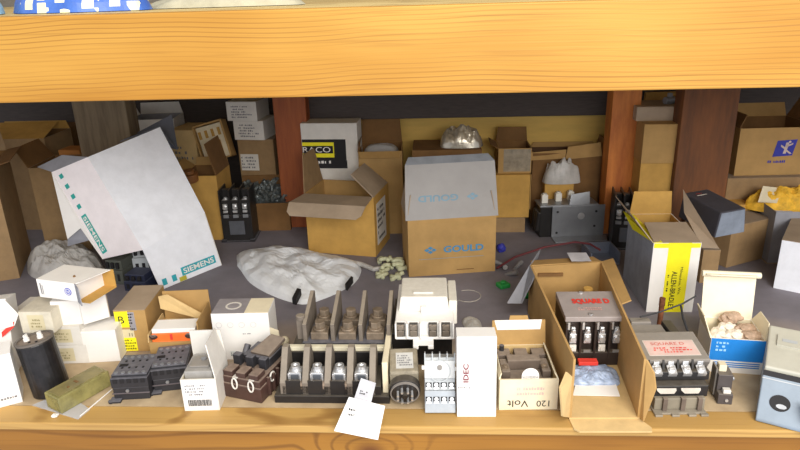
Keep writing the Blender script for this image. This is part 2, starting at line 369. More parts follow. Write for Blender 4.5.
def post(x0, x1, Y, d, mat, lab):
    A = V(x0, 98, Y); B = V(x1, 98, Y); MB().box(A.x, Y, 0, B.x, Y + d, .505).build('post', mat, SH, bevel=.002, label=lab)
post(70, 124, .62, .05, wpost_g, 'weathered grey-brown post')
post(272, 305, .76, .05, wpost_o, 'reddish-brown post')
post(613, 642, .70, .05, wpost_l, 'light orange post')
post(684, 740, .62, .05, wpost_d, 'dark stained post')
MB().box(-.37, .845, 0, .66, .86, .29).build('back_panel', ply, SH, label='yellow plywood back panel')
MB().box(-.37, .80, V(450, 118, .80).z, .62, .844, .43).build('rear_rail', dkrail, SH, bevel=.002, label='dark rear rail')
MB().box(-1.5, 1.0, 0, 1.5, 1.02, .505).build('back_panel', dkrail, SH, label='dark rear boarding')
wl_ = M('wall_paint', (120, 112, 100), .9)
w_ = MB().box(-3, 1.1, -1, 3, 1.12, 2).build('wall_back', wl_); w_['kind'] = 'structure'

# ------------------------------------------------------------------ parts for electrical gear
def clampscrew(r, x, y, z, s=1.0, mat=None, tilt=0, name='terminal_screw'):
    """a clamp plate with a round slotted screw head"""
    mb = MB(); mb.T = Matrix.Translation((x, y, z)) @ Matrix.Rotation(R(tilt), 4, 'X')
    mb.box(-.0050 * s, -.0055 * s, 0, .0050 * s, .0055 * s, .0014 * s)
    mb.box(-.0050 * s, -.0062 * s, -.004 * s, .0050 * s, -.0050 * s, .0014 * s)
    mb.cyl((0, 0, .0014 * s), (0, 0, .0036 * s), .0040 * s, 14)
    mb.cyl((0, 0, .0036 * s), (0, 0, .0042 * s), .0040 * s, 14, .003 * s)
    mb.box(-.0034 * s, -.0005 * s, .0042 * s, .0034 * s, .0005 * s, .0044 * s)
    return mb.build(name, mat or silver, r)

# ================================================================== BACK ROW, left bay
def lid_pts(w, d, h): return [(0, 0, h), (w, 0, h), (w, d, h), (0, d, h)]
F = fb((-70, 292), (20, 278), 178, 0, d=.17)
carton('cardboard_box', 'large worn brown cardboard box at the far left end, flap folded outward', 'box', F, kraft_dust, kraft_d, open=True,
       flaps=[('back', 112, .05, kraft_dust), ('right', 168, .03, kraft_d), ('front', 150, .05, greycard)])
F = vb(28, 74, None, 168, .62, .12, 4)
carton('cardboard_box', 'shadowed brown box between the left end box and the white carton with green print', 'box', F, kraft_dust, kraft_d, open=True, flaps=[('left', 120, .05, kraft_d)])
F = vb(-30, 44, None, 139, .76, .12)
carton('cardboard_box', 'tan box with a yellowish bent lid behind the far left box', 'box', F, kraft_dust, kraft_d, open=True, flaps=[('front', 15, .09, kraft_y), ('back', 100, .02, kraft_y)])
F = vb(44, 70, None, 128, .90, .08, 6)
carton('cardboard_box', 'small reddish-brown box beside the weathered post, top edge near the rail', 'box', F, kraft_d, tape=None)
F = vb(58, 80, None, 150, .76, .05, -4)
carton('cardboard_box', 'small orange-brown carton in front of the weathered post foot', 'box', F, M('orange_board', (176, 116, 56), .8))
pillow('plastic_bag', 'crumpled grey clear bag in front of the far left box', 'bag',
       [V(26, 262, .52), V(34, 282, .47), V(60, 290, .44), V(92, 284, .44), V(104, 262, .50), V(86, 240, .58), V(50, 238, .60), V(36, 250, .57)], .055, film, 0, 3, crease=.8, freq=22)
# behind the white carton
F = vb(128, 172, None, 120, .86, .09, 5)
carton('white_carton', 'pale open carton behind the big white carton, just under the rail', 'box', F, white2, greycard, open=True, flaps=[('back', 80, .03, white2), ('left', 110, .025, white2)])
F = vb(168, 196, None, 130, .82, .10, -8)
r = carton('printed_carton', 'tall pale carton with fine print between white carton and small yellow tray box', 'box', F, kraft_l)
fine(r, (.003, 0, F.h * .45), FR, F.w * .8, F.h * .4, 7, inkg, seed=4)
F = vb(203, 233, 164, 126, .79, .05, 16); F.rz = 0
r = root('cardboard_box', 'small yellow-tan open-fronted carton tilted to the left behind the brown box', 'box', F.loc, rot=(R(-12), R(-14), R(5)))
mb = MB(); w, d, h = F.w, .045, F.h
mb.box(0, 0, 0, w, d, .003).box(0, 0, 0, .004, d, h).box(w - .004, 0, 0, w, d, h).box(0, 0, h - .004, w, d, h).box(0, d - .002, 0, w, d, h).build('body', kraft, r)
mb = MB(); mb.box(.005, .012, .004, w - .005, .03, h - .006); mb.build('inner_tray', cream, r)
mb = MB()
for i in range(4): mb.box(.008 + i * (w - .018) / 3.5, .008, h * .62, .014 + i * (w - .018) / 3.5, .012, h * .82)
mb.box(w * .25, .006, .004, w * .75, .012, h * .5); mb.build('insert', kraft_y, r)
# two labelled cartons and one below
Fa = vb(237, 274, None, 139, .83, .09, -6)
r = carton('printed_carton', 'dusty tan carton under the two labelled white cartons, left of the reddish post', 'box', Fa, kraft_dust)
decal(r, 'label', (.004, 0, Fa.h * .62), FR, Fa.w * .5, Fa.h * .2, white2); fine(r, (.006, 0, Fa.h * .64), FR, Fa.w * .42, Fa.h * .16, 4, inkg, seed=9, off=.0008)
Fb = Fit(Fa.loc + VV((-.004, -.004, Fa.h)), R(-9), .078, .085, .047)
r = carton('printed_carton', 'white labelled carton, lower of the two stacked left of the reddish post', 'box', Fb, white2)
fine(r, (.012, 0, .006), FR, .052, .034, 5, inkg, seed=11)
Fc = Fit(Fb.loc + VV((-.012, -.002, Fb.h)), R(-6), .076, .085, .046)
r = carton('printed_carton', 'white labelled carton on top of the stack left of the reddish post', 'box', Fc, white2)
fine(r, (.012, 0, .006), FR, .052, .032, 5, inkg, seed=12)
# brown open carton
F = vb(180, 216, None, 176, .68, .10, 0)
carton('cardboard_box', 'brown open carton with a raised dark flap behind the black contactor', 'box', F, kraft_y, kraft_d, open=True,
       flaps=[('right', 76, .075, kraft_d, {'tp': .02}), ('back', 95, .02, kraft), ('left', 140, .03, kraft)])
r = root('cable_gland', 'round brown cap lying in the opening of the brown carton', 'fitting', V(190, 172, .68) + VV((0, 0, -.02)))
MB().cyl((0, 0, 0), (0, -.004, .018), .018, 18).cyl((0, -.004, .018), (0, -.005, .026), .012, 14).build('cap', M('brown_cap', (120, 78, 42), .5), r, bevel=.001)
# tray of small hardware
F = vb(234, 288, None, 204, .735, .085, 3)
rt = carton('hardware_tray', 'shallow brown tray heaped with small grey hardware, left of the reddish post', 'tray', F, kraft_d, kraft_d, open=True, flaps=[('back', 80, .05, kraft_d)])
mb = MB(); rg = random.Random(5)
for i in range(150):
    x = rg.uniform(.008, F.w - .008); y = rg.uniform(.008, F.d - .008); z = F.h * .85 + .006 + .034 * y / F.d + rg.uniform(0, .012); q = rg.random()
    mb.T = Matrix.Translation((x, y, z)) @ Euler((rg.uniform(0, 3), rg.uniform(0, 3), rg.uniform(0, 3))).to_matrix().to_4x4()
    if q < .4: mb.cyl((-.007, 0, 0), (.007, 0, 0), .0035, 8)
    elif q < .8: mb.box(-.006, -.004, -.003, .006, .004, .003)
    else: mb.ball((0, 0, 0), .006, 8, 5)
mb.T = Matrix.Translation((0, 0, 0)); mb._pr([(.004, F.h * .5), (.004, F.h * .86), (F.d - .004, F.h * .86 + .034), (F.d - .004, F.h * .5)], .004, F.w - .004)
o = mb.build('hardware_bits', M('grey_hardware', (112, 118, 118), .45, .5, var=.5, scale=60)); o.location = F.loc; o.rotation_euler = (0, 0, F.rz)
tag(o, 'loose heap of small grey metal fittings in the shallow tray', 'hardware', kind='stuff')

def black_contactor(name, label, loc, rz, w, d, h, body, bolts=3, mat_b=None, rot=None):
    r = root(name, label, 'contactor', loc, rz, rot=rot)
    mb = MB(); mb.box(-.004, -.004, 0, w + .004, d, .003); mb.box(-.004, -.004, 0, .008, .006, .006); mb.box(w - .008, -.004, 0, w + .004, .006, .006); mb.build('base_plate', tin if body is not blackp else blackd, r, bevel=.0005)
    mb = MB(); mb.box(0, 0, .003, w, d, h * .5).box(.003, .004, h * .5, w - .003, d, h * .78); mb.build('body', body, r, bevel=.001)
    MB().box(w * .25, -.003, h * .14, w * .75, 0, h * .4).build('coil_cover', M('coil_grey', (84, 86, 92), .5), r, bevel=.001)
    n = bolts + 1; mb = MB()
    for i in range(n):
        x = i * (w - .003) / (n - 1); mb.box(x, -.001, h * .5, x + .003, d * .96, h * .97)
    mb.box(.0, d * .42, h * .7, w, d * .62, h * .93); mb.build('divider', body, r, bevel=.0005, label='row of phase barriers')
    for i in range(bolts):
        x = (i + .5) * (w - .003) / bolts + .0015
        MB().box(x - .005, -.0035, h * .56, x + .005, .002, h * .60).cyl((x, -.006, h * .66), (x, .002, h * .66), .0045, 14).box(x - .005, -.002, h * .62, x + .005, .003, h * .72).build('front_terminal', silver, r, bevel=.0005)
        MB().box(x - .006, -.002, h * .46, x + .006, .002, h * .52).build('front_link', tin, r, bevel=.0004)
        clampscrew(r, x, d * .2, h * .78, w / bolts / .0165 * .8, mat_b); clampscrew(r, x, d * .8, h * .78, w / bolts / .0165 * .8, mat_b)
    return r
A = G(224, 242); black_contactor('contactor', 'black three-pole contactor standing alone behind the white polythene bag', A, R(4), .070, .065, .128, blackp)
# ================================================================== BACK ROW, middle bay
F = vb(300, 357, None, 123, .74, .06, -3)
r = carton('printed_bag', 'white paper bag with a black and yellow printed band right of the reddish post', 'bag', F, white2)
bx = lambda px: V(px, 150, .74).x - F.loc.x
hz = lambda py: V(330, py, .74).z
decal(r, 'printed_band', (.001, 0, hz(163)), FR, bx(346), hz(139) - hz(163), ink)
decal(r, 'printed_band', (.001, 0, hz(157)), FR, bx(334), hz(142) - hz(157), yellow, off=.0006, label='yellow band')
decal(r, 'printed_band', (.001, 0, hz(153)), FR, bx(333), hz(145.5) - hz(153), ink, off=.0009, label='black word panel')
decal(r, 'printed_band', (bx(318), 0, hz(168)), FR, bx(347) - bx(318), hz(160) - hz(168), ink, off=.0004)
text(r, 'RACO', (.002, 0, hz(152)), FR, bx(330), hz(146.5) - hz(152), white, off=.0012)
fine(r, (.012, 0, hz(164)), FR, bx(340) - .012, hz(159) - hz(164), 1, white, seed=3, off=.0012)
F = vb(358, 402, None, 152, .71, .10, 2)
carton('cardboard_box', 'tall dark brown open box between the printed white bag and the grey-lidded box', 'box', F, kraft, kraft_d, open=True,
       flaps=[('back', 88, .065, kraft_d), ('front', 215, .02, kraft), ('left', 80, .02, kraft_d)])
pillow('plastic_bag', 'scrap of clear film in the mouth of the tall dark brown box', 'bag', [V(366, 153, .76), V(382, 152, .75), V(396, 151, .75), V(396, 147, .79), V(368, 148, .79)], .02, clear, V(380, 150, .76).z - .005, 8)
F = vb(412, 482, None, 150, .70, .11, 0)
carton('cardboard_box', 'brown box just behind the raised grey lid, carrying a foil bag', 'box', F, kraft_d, kraft)
p0 = V(462, 150, .74)
pillow('foil_bag', 'shiny crumpled foil bag standing on the box behind the grey lid', 'bag', [(p0.x + a, p0.y + b, 0) for a, b in ((-.045, -.02), (0, -.03), (.04, -.02), (.045, .02), (0, .03), (-.045, .02))], .045, M('foil_film', (190, 182, 165), .25, .6, bump=.6, scale=50), F.h, 12, crease=1.1, freq=30)
# kraft cartons right of the grey-lidded one
Fk = vb(490, 528, 233, 175, .72, .11, 0); Fk.h += Fk.loc.z - .035; Fk.loc.z = .035
F0 = Fit((Fk.loc.x - .005, .715, 0), 0, .085, .115, .035)
carton('cardboard_box', 'low grey-topped kraft carton at the foot of the yellow stack, right of the grey lid', 'box', F0, kraft_dust)
r = carton('cardboard_box', 'plain yellow-tan kraft carton in the middle of the stack beside the grey lid', 'box', Fk, kraft_y)
MB().box(Fk.w + .001, 0, .02, Fk.w + .0025, Fk.d, Fk.h).build('flap', kraft, r)
Fw = vb(498, 531, 172, 147, .735, .08, 0); Fw.loc.z = Fk.loc.z + Fk.h
r = carton('cardboard_box', 'open-topped tan carton with a clear film window, uppermost on the stack', 'box', Fw, kraft, kraft_d, open=True, flaps=[('back', 78, .035, kraft_d), ('left', 150, .02, kraft_d)])
decal(r, 'window_film', (.012, 0, .004), FR, Fw.w - .014, Fw.h * .9, M('grey_film', (150, 138, 118), .2, bump=.5, var=.2, scale=60))
# big brown open carton with bag
F = vb(533, 603, None, 153, .774, .065, 0)
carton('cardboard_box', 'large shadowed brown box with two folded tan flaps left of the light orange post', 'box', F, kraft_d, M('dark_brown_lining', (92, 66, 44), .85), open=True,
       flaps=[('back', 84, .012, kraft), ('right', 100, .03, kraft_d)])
rb = bpy.data.objects[[o.name for o in bpy.data.objects if o.get('label', '').startswith('large shadowed brown box')][0]]
MB().slab([(-.004, -.002, F.h - .016), (F.w * .46, -.004, F.h - .012), (F.w * .48, .002, F.h + .008), (-.004, .002, F.h + .002)], .002).build('flap', kraft, rb)
MB().slab([(F.w * .46, -.006, F.h - .014), (F.w * .98, -.008, F.h - .006), (F.w * .96, .002, F.h + .024), (F.w * .50, .002, F.h + .014)], .002).build('flap', kraft, rb)
Fs = vb(545, 574, None, 183, .738, .034, 0)
carton('cardboard_box', 'small yellow box standing before the large shadowed box, film bag on top', 'box', Fs, kraft_y)
p0 = Fs.loc + VV((.036, .012, 0))
pillow('plastic_bag', 'bunched clear bag on the small yellow box behind the metal bracket', 'bag', [(p0.x + a, p0.y + b, 0) for a, b in ((-.036, -.018), (.0, -.026), (.042, -.014), (.040, .014), (.0, .02), (-.036, .016))], .052, film, Fs.h, 21, crease=1.2, freq=34)
# metal bracket assembly
r = root('transformer_bracket', 'grey sheet-metal bracket unit with three white terminals left of the light orange post', 'electrical part', G(551, 238), R(6))
mb = MB(); mb.box(0, 0, .0, .120, .003, .075); mb.box(0, -.035, 0, .125, .0, .003); mb.build('bracket', tin, r, bevel=.0008)
MB().box(-.028, .003, .073, .105, .052, .0765).build('top_plate', tin, r, bevel=.0006)
MB().slab([(.038, .001, .076), (.084, .001, .078), (.084, .006, .105), (.042, .006, .100)], .002).build('upright_tab', tin, r)
mb = MB(); mb.box(-.026, .006, 0, .10, .050, .073); [mb.cyl((-.030, .012 + k * .014, .015), (-.026, .012 + k * .014, .06), .007, 10) for k in range(3)]; mb.build('coil', blackp, r, bevel=.002)
for k, (x, y) in enumerate(((-.012, .028), (.022, .036), (.052, .042))):
    MB().box(x - .007, y - .006, .0765, x + .007, y + .006, .096).cyl((x, y, .096), (x, y, .099), .005, 10).build('terminal_block', whitep, r, bevel=.001)
mb = MB()
for x, z in ((.012, .012), (.012, .062), (.100, .06), (.098, .025)): mb.cyl((x, -.0006, z), (x, .001, z), .0028, 12)
mb.build('screw_hole', ink, r)
MB().cyl((.066, -.001, .05), (.066, .001, .05), .008, 16).build('spot_weld', silver, r)
r = root('zinc_channel', 'low grey metal channel lying between the bracket unit and yellow-white box', 'metal part', G(590, 266), R(6))
mb = MB(); mb.box(0, 0, 0, .062, .06, .003).box(0, 0, .003, .003, .06, .028).box(.059, 0, .003, .062, .06, .028).box(0, .057, .003, .062, .06, .028); mb.build('channel', M('blue_grey_zinc', (128, 134, 148), .4, .6), r, bevel=.0006)
A = V(612, 222, .62); black_contactor('contactor', 'dark contactor in shadow at the foot of the light orange post', (A.x, .61, 0), R(-8), .055, .07, .125, blackp, 3)
# arc of wire and bits between
pts = [V(497, 270, .50), V(515, 257, .54), V(545, 247, .57), V(575, 242, .57), V(590, 244, .56), V(600, 250, .53)]
pts = [VV((p.x, p.y, max(.004, p.z))) for p in pts]
mb = MB(); mb.tube(pts, .0022); tag(mb.build('wire', wire_r), 'dark red wire arching over the floor behind the big open carton', 'wire')
c = G(501, 252) + VV((0, 0, .010)); mb = MB(); mb.ball(c, .010, 12, 8, (1, 1, 1), .3); tag(mb.build('cable_tie_cap', navy), 'small blue cap on the grey board right of the grey-lidded carton', 'cap')
for k, (px, py, s, lb) in enumerate(((503, 287, .011, 'left'), (525, 296, .012, 'right'))):
    mb = MB(); c = G(px, py); mb.T = Matrix.Translation(c) @ Matrix.Rotation(.5 + k, 4, 'Z'); mb.box(-s, -s * .9, 0, s, s * .9, .009).cyl((0, 0, .009), (0, 0, .013), s * .5, 12)
    tag(mb.build('wire_connector', green, bevel=.002), f'small green plastic connector, {lb} one of two beside the big open carton', 'connector')
for k, (px, py) in enumerate(((497, 265), (506, 270), (512, 276), (518, 268))):
    mb = MB(); c = G(px, py); mb.T = Matrix.Translation(c + VV((0, 0, .006))) @ Euler((.2, .4, k * 1.3)).to_matrix().to_4x4(); mb.cyl((-.012, 0, 0), (.010, 0, 0), .0055, 10, .004).cyl((.010, 0, 0), (.016, 0, 0), .003, 8)
    tag(mb.build('ceramic_fuse', M('dusty_ceramic', (130, 126, 124), .6), bevel=.0008), 'small dusty grey fitting below the blue cap, beside the green connectors', 'fitting', 'dusty fittings beside the green connectors')

# ================================================================== BACK ROW, right bay
Fl = vb(641, 688, None, 163, .64, .12, -2)
carton('cardboard_box', 'yellow-tan kraft box, lower of the pair between light and dark posts', 'box', Fl, kraft_y)
Fu = Fit(Fl.loc + VV((-.001, -.002, Fl.h)), R(-2), Fl.w + .004, .12, V(660, 124, .64).z - Fl.h)
r = carton('cardboard_box', 'kraft box with a pale side label, upper of the pair between posts', 'box', Fu, kraft)
decal(r, 'label', (Fu.w * .80, 0, .012), FR, Fu.w * .15, Fu.h * .75, white2); decal(r, 'label_mark', (Fu.w * .83, 0, Fu.h * .75), FR, Fu.w * .09, .006, red, off=.0007)
F2 = Fit(Fu.loc + VV((-.008, .035, Fu.h)), R(-1), Fu.w + .012, .085, .030)
carton('cardboard_box', 'low grey-faced carton lying on the kraft box with the side label', 'box', F2, kraft_g)
mb = MB(); c = F2.loc + VV((.075, .03, F2.h + .008)); mb.T = Matrix.Translation(c) @ Matrix.Rotation(.4, 4, 'Z')
mb.cyl((-.012, 0, 0), (.012, 0, 0), .008, 10).box(-.004, -.004, .006, .004, .004, .016); tag(mb.build('pipe_fitting', tin, bevel=.001), 'small grey metal fitting atop the low grey carton beside the dark post', 'fitting')
F = vb(646, 692, None, 92, .79, .05, 0)
carton('cardboard_box', 'yellow carton highest at the back, just under the rail beside the light orange post', 'box', F, kraft_y)
# right-hand support cartons
Fg = vb(728, 812, None, 178, .64, .16, 2)
carton('cardboard_box', 'flat grey-brown carton supporting the box with blue square logo', 'box', Fg, kraft_dust)
Fr = vb(741, 822, None, 128, .66, .13, 2); Fr.loc.z = Fg.h; Fr.h -= Fg.h
r = carton('cardboard_box', 'open kraft box printed with a blue square logo at the right end', 'box', Fr, kraft, kraft_d, open=True, flaps=[('back', 90, .03, kraft), ('left', 62, .03, kraft_d), ('right', 115, .05, kraft_d)])
fx = lambda px: V(px, 150, .66).x - Fr.loc.x
fz = lambda py: V(780, py, .66).z - Fr.loc.z
q = ((fx(774), fz(157)), (fx(794), fz(156)), (fx(797), fz(140)), (fx(777), fz(141)))
MB().slab([(a, -.0004, b) for a, b in q], .0003).build('printed_logo', navy, r)
pale = M('pale_kraft_mark', (200, 180, 170), .8)
mb = MB()
for a, b, c_, d_ in (((784, 154), (787, 154), (789, 143), (786, 143)), ((781, 147), (785, 149.5), (785, 147.5), (781, 145)), ((786, 148), (793, 145), (793, 143.5), (786, 146)), ((786, 149), (793, 154), (791, 154.5), (786, 151))):
    mb.slab([(fx(p[0]), -.0008, fz(p[1])) for p in (a, b, c_, d_)], .0002)
mb.ball((fx(789.5), -.0008, fz(142.3)), .0026, 8, 5, (1, .1, 1)); mb.build('logo_figure', pale, r)
fine(r, (fx(770), 0, fz(164)), FR, fx(793) - fx(770), fz(159.5) - fz(164), 1, navy, seed=5, cell=.003)
p0 = V(760, 205, .60)
pillow('padded_envelope', 'crinkled yellow padded envelope under the blue-logo box', 'envelope', [V(748, 196, .60), V(775, 205, .57), V(812, 206, .57), V(820, 185, .62), V(780, 182, .63), V(752, 184, .62)], .048, M('yellow_padding', (222, 172, 50), .7, var=.25, scale=60, bump=.8), .092, 5, crease=.9, freq=30)
decal_l = MB(); decal_l.slab([V(758, 202, .575) , V(777, 203, .57), V(782, 188, .60), V(763, 186, .60)], .001)
tag(decal_l.build('paper_slip', cream), 'cream paper slip lying on the crinkled yellow envelope', 'paper')
F = vb(724, 756, None, 186, .60, .04, 4); F.h = .10
carton('cardboard_box', 'small orange-brown box behind the dark grey cover, right of the dark post', 'box', F, kraft_y)
Fq = Fit((V(768, 255, .525).x, .525, 0), R(-2), .14, .09, V(780, 212, .525).z)
rq = carton('grey_carton', 'grey open-fronted carton holding pale blue packets behind the bluish-white box', 'box', Fq, kraft_g, greycard, open=True, skip=('front', 'left'))
for k in range(2):
    c = Fq.loc + VV((.006 + .003 * k, .004, .004 + k * (Fq.h - .012) / 2)); mb = MB(); mb.box(0, 0, 0, .045, .075, (Fq.h - .02) / 2)
    o = mb.build('pale_packet', M('pale_blue_card', (186, 196, 222), .6), bevel=.002); o.location = c
    tag(o, ['lower', 'upper'][k] + ' of two pale blue packets stacked in the grey open-fronted carton', 'packet', 'pale packets in the grey carton')
F = fb((773, 288), (812, 296), 240, 216, h=None)
r = carton('white_carton', 'bluish-white box with dusty grey top at the right edge of the middle row', 'box', F, cool)
MB().box(0, 0, F.h, F.w, F.d, F.h + .001).build('dust_cover', kraft_g, r)
# dark cover on kraft carton
F = fb((726, 268), (764, 258), 227, 0, d=.115)
Fd = F
r = carton('cardboard_box', 'kraft carton under the dark grey cover, facing right of the yellow-striped box', 'box', F, kraft_dust)
MB().box(F.w * .98, 0, 0, F.w + .002, F.d, F.h).build('side_flap', kraft_g, r)
A = V(714, 238, .385); Bq = V(743, 228, .41); e = Bq - A
r = root('metal_cover', 'dark charcoal metal cover with pale end resting on the kraft carton', 'cover', A, rot=(R(4), R(-3), R(18)))
w = .064; mb = MB(); mb.box(0, 0, 0, w, .100, .048, .006, 0); mb.build('cover_shell', darkgrey if 0 else M('charcoal_card', (58, 57, 64), .6, dust=.3, dustc=(86, 84, 92)), r, bevel=.002)
MB().slab([(.002, -.0006, .001), (w - .002, -.0006, .001), (w - .008, -.0006, .046), (.008, -.0006, .046)], .0005).build('end_panel', M('pale_blue_grey', (122, 130, 142), .6, var=.15), r)
decal(r, 'label', (.020, .078, .048), TOP, .020, .003, white2); text(r, 'ON', (.022, .084, .048), TOP, .012, .004, red)

# ================================================================== MIDDLE ROW
# big white carton with green print (lies tipped on its side, lid open)
P1 = G(161, 290); P2 = G(222, 265)
T1 = V(143, 250, P1.y + .004); T2 = V(205, 213, P2.y + .004)
U1 = V(88, 157, P1.y + .055); U2 = V(160, 127, P2.y + .03)
r = root('white_carton', 'big open white carton with green lettering tipped over on the left', 'box', P1)
W = lambda p: VV(p) - P1
ax = (P2 - P1).normalized(); nb_ = VV((-ax.y, ax.x, 0))
def on(px, py, a, b, c):
    n = (b - a).cross(c - a); d = ray(px, py); return CAM + d * ((a - CAM).dot(n) / d.dot(n))
T2 = on(205, 213, P1, P2, T1); U2 = on(160, 127, T1, T2, U1)
q = [W(P1), W(P2), W(P2) + nb_ * .12, W(P1) + nb_ * .12]; hh = .10; lean = VV((-.02, .004, .09))
mb = MB(); mb.slab([q[0], q[1], W(T2), W(T1)], .002); mb.build('body', cool, r)
mb = MB(); mb.slab([q[1], q[2], q[2] + lean * 1.1, W(T2)], .002); mb.slab([q[2], q[3], q[3] + lean, q[2] + lean], .002); mb.slab([q[0], q[1], q[2], q[3]], .002); mb.build('body', white2, r)
mb = MB(); mb.slab([W(T1), W(T2), W(U2), W(U1)], .002); mb.build('lid', cool, r, label='large blank lid')
A2 = V(103, 259, P1.y + .03); A1 = on(52, 172, T1, U1, A2)
mb = MB(); mb.slab([W(T1), W(U1), W(A1), W(A2)], .0018); mb.build('printed_flap', M('pinkish_white_card', (238, 230, 230), .6, var=.04), r)
mb = MB(); mb.slab([W(A1), W(A2), W(V(81, 228, P1.y + .05)), W(V(68, 239, P1.y + .05))], .0015); mb.build('flap', white, r)
mb = MB(); mb.slab([W(V(81, 228, P1.y + .055)), W(V(90, 240, P1.y + .05)), W(V(68, 246, P1.y + .06)), W(V(68, 239, P1.y + .055))], .0015); mb.build('flap', greycard, r)
mb = MB(); mb.slab([W(A1), W(U1), W(V(62, 155, U1.y + .04)), W(V(37, 167, A1.y + .03))], .0015); mb.build('flap', greycard, r, label='grey inner flap')
mb = MB(); mb.slab([W(U2), W(V(120, 142, U1.y + .06)), W(V(130, 137, U2.y + .05)), W(V(172, 115, U2.y + .05)), W(V(178, 150, U2.y + .02)), W(V(168, 141, U2.y))], .0015); mb.build('flap', darkgrey, r, label='dark grey torn flap')
# printing on the flap: frame on plane (T1,U1,A1,A2)
fu = (W(A2) - W(A1)); fu_l = fu.length; fu.normalize(); fv = (W(U1) - W(A1)); fv = (fv - fu * fv.dot(fu)).normalized()
for k in range(4): decal(r, 'printed_square', W(A1) + fu * (fu_l * (.07 + k * .115)) + fv * .011, (fu, fv), .009, .010, teal, off=.0006)
decal(r, 'printed_band', W(A1) + fu * (fu_l * .53) + fv * .007, (fu, fv), fu_l * .43, .014, teal, off=.0006)
text(r, 'SIEMENS', W(A1) + fu * (fu_l * .55) + fv * .0095, (fu, fv), fu_l * .39, .009, white, off=.001, bold=.02)
fu = (W(P2) - W(P1)); fl = fu.length; fu.normalize(); fv = (W(T1) - W(P1)); fv = (fv - fu * fv.dot(fu)).normalized()
for k in range(2): decal(r, 'printed_square', fu * (fl * (.05 + k * .15)) + fv * .006, (fu, fv), .010, .013, teal2, off=.0006)
decal(r, 'printed_band', fu * (fl * .36) + fv * .010, (fu, fv), fl * .56, .017, teal2, off=.0006)
text(r, 'SIEMENS', fu * (fl * .39) + fv * .013, (fu, fv), fl * .50, .011, white, off=.001, bold=.02)
decal(r, 'sticker', fu * (fl * .30) + fv * .0005, (fu, fv), .016, .009, M('olive_sticker', (190, 180, 60), .6), off=.0008)
# gear in its mouth
def modular(name, label, loc, rz, w, d, h, mat, mat2):
    r = root(name, label, 'relay', loc, rz)
    MB().box(0, 0, 0, w, d, h * .6).box(.002, .004, h * .6, w - .002, d - .004, h).build('body', mat, r, bevel=.001)
    mb = MB()
    for k in range(3): x = w * (.12 + .28 * k); mb.box(x, -.0005, h * .68, x + w * .14, .006, h * .92); mb.box(x, -.0005, h * .15, x + w * .14, .002, h * .45)
    mb.build('terminal_slot', mat2, r)
    return r
modular('relay', 'light grey relay with dark slots peeking out under the white carton', G(122, 292) + VV((.0, .06, .0)), R(12), .045, .05, .075, lgrey, ink)
modular('relay', 'dark blue-black relay lying in front of the white carton mouth', G(124, 292) + VV((0, .005, 0)), R(-8), .046, .045, .034, M('navy_black_plastic', (38, 42, 62), .4, dust=.4, dustc=(90, 95, 115)), ink)
modular('relay', 'dull grey-green relay half hidden left of the dark blue-black one', G(100, 290) + VV((0, .03, 0)), R(-10), .04, .05, .05, M('grey_green_plastic', (86, 88, 80), .5), ink)

# open kraft carton, centre left
F = fb((309, 252), (376, 257), 194, 0, d=.115); Fo = F
r = carton('cardboard_box', 'open kraft carton with wide folded flaps centre left behind the white polythene bag', 'box', F, kraft_y, kraft, open=True,
           flaps=[('front', 178, .070, kraft_g, {'bend': (34, .034), 'tp': -.03}), ('left', 95, .080, kraft_dust, {'tp': .22}), ('right', 42, .068, kraft_g, {'tp': .08})])
decal(r, 'label', (F.w, F.d * .15, F.h * .15), RI, F.d * .6, F.h * .7, white2); fine(r, (F.w, F.d * .2, F.h * .2), RI, F.d * .5, F.h * .6, 6, ink, seed=8, off=.0008)
# grey lidded carton
F = fb((409, 277), (495, 271), 221, 0, d=.11); Fg = F
r = carton('cardboard_box', 'large kraft carton with raised grey lid and faint blue print in the middle', 'box', F, kraft, kraft, open=True, flaps=[('right', 80, .05, kraft_g), ('left', 80, .05, kraft_g)])
la = R(78); lo = VV((-.004, 0, F.h)); ld = VV((0, math.cos(la), math.sin(la))); LL = .108
lidm = M('grey_lid_board', (160, 156, 152), .8, var=.06, scale=12)
MB().slab([lo, lo + VV((F.w + .008, 0, 0)), lo + VV((F.w + .004, 0, 0)) + ld * LL, lo + VV((.004, 0, 0)) + ld * LL], .0025).build('lid', lidm, r, label='raised grey lid')
ld2 = VV((0, math.cos(R(40)), math.sin(R(40))))
MB().slab([lo + VV((.004, 0, 0)) + ld * LL, lo + VV((F.w + .004, 0, 0)) + ld * LL, lo + VV((F.w - .006, 0, 0)) + ld * LL + ld2 * .018, lo + VV((.012, 0, 0)) + ld * LL + ld2 * .018], .002).build('lid_tuck', darkgrey if 0 else M('blue_grey_board', (138, 142, 148), .8), r)
MB().slab([lo + VV((F.w + .006, .001, 0)), lo + VV((F.w + .009, .03, 0)), lo + VV((F.w + .008, .035, 0)) + ld * LL * .9, lo + VV((F.w + .004, .001, 0)) + ld * LL * .97], .002).build('lid_side', lidm, r)
text(r, 'GOULD', (F.w * .40, 0, F.h * .40), FR, F.w * .46, F.h * .12, blueprint, off=.0006, bold=.03)
def diamond(o, ux, uy, s, m):
    mb = MB(); n = VV(ux).cross(VV(uy)).normalized(); o = VV(o) + n * .0006; ux = VV(ux); uy = VV(uy)
    for a, b in ((-1, 0), (1, 0), (0, -1), (0, 1)):
        c = o + ux * a * s + uy * b * s * .62
        mb.slab([c - ux * s * .8, c - uy * s * .5, c + ux * s * .8, c + uy * s * .5], .0002)
    mb.build('printed_logo', m, r)
diamond((F.w * .25, 0, F.h * .46), (1, 0, 0), (0, 0, 1), .007, blueprint)
MB().box(F.w * .12, -.0007, F.h * .30, F.w * .86, -.0005, F.h * .306).build('printed_rule', blueprint2, r)
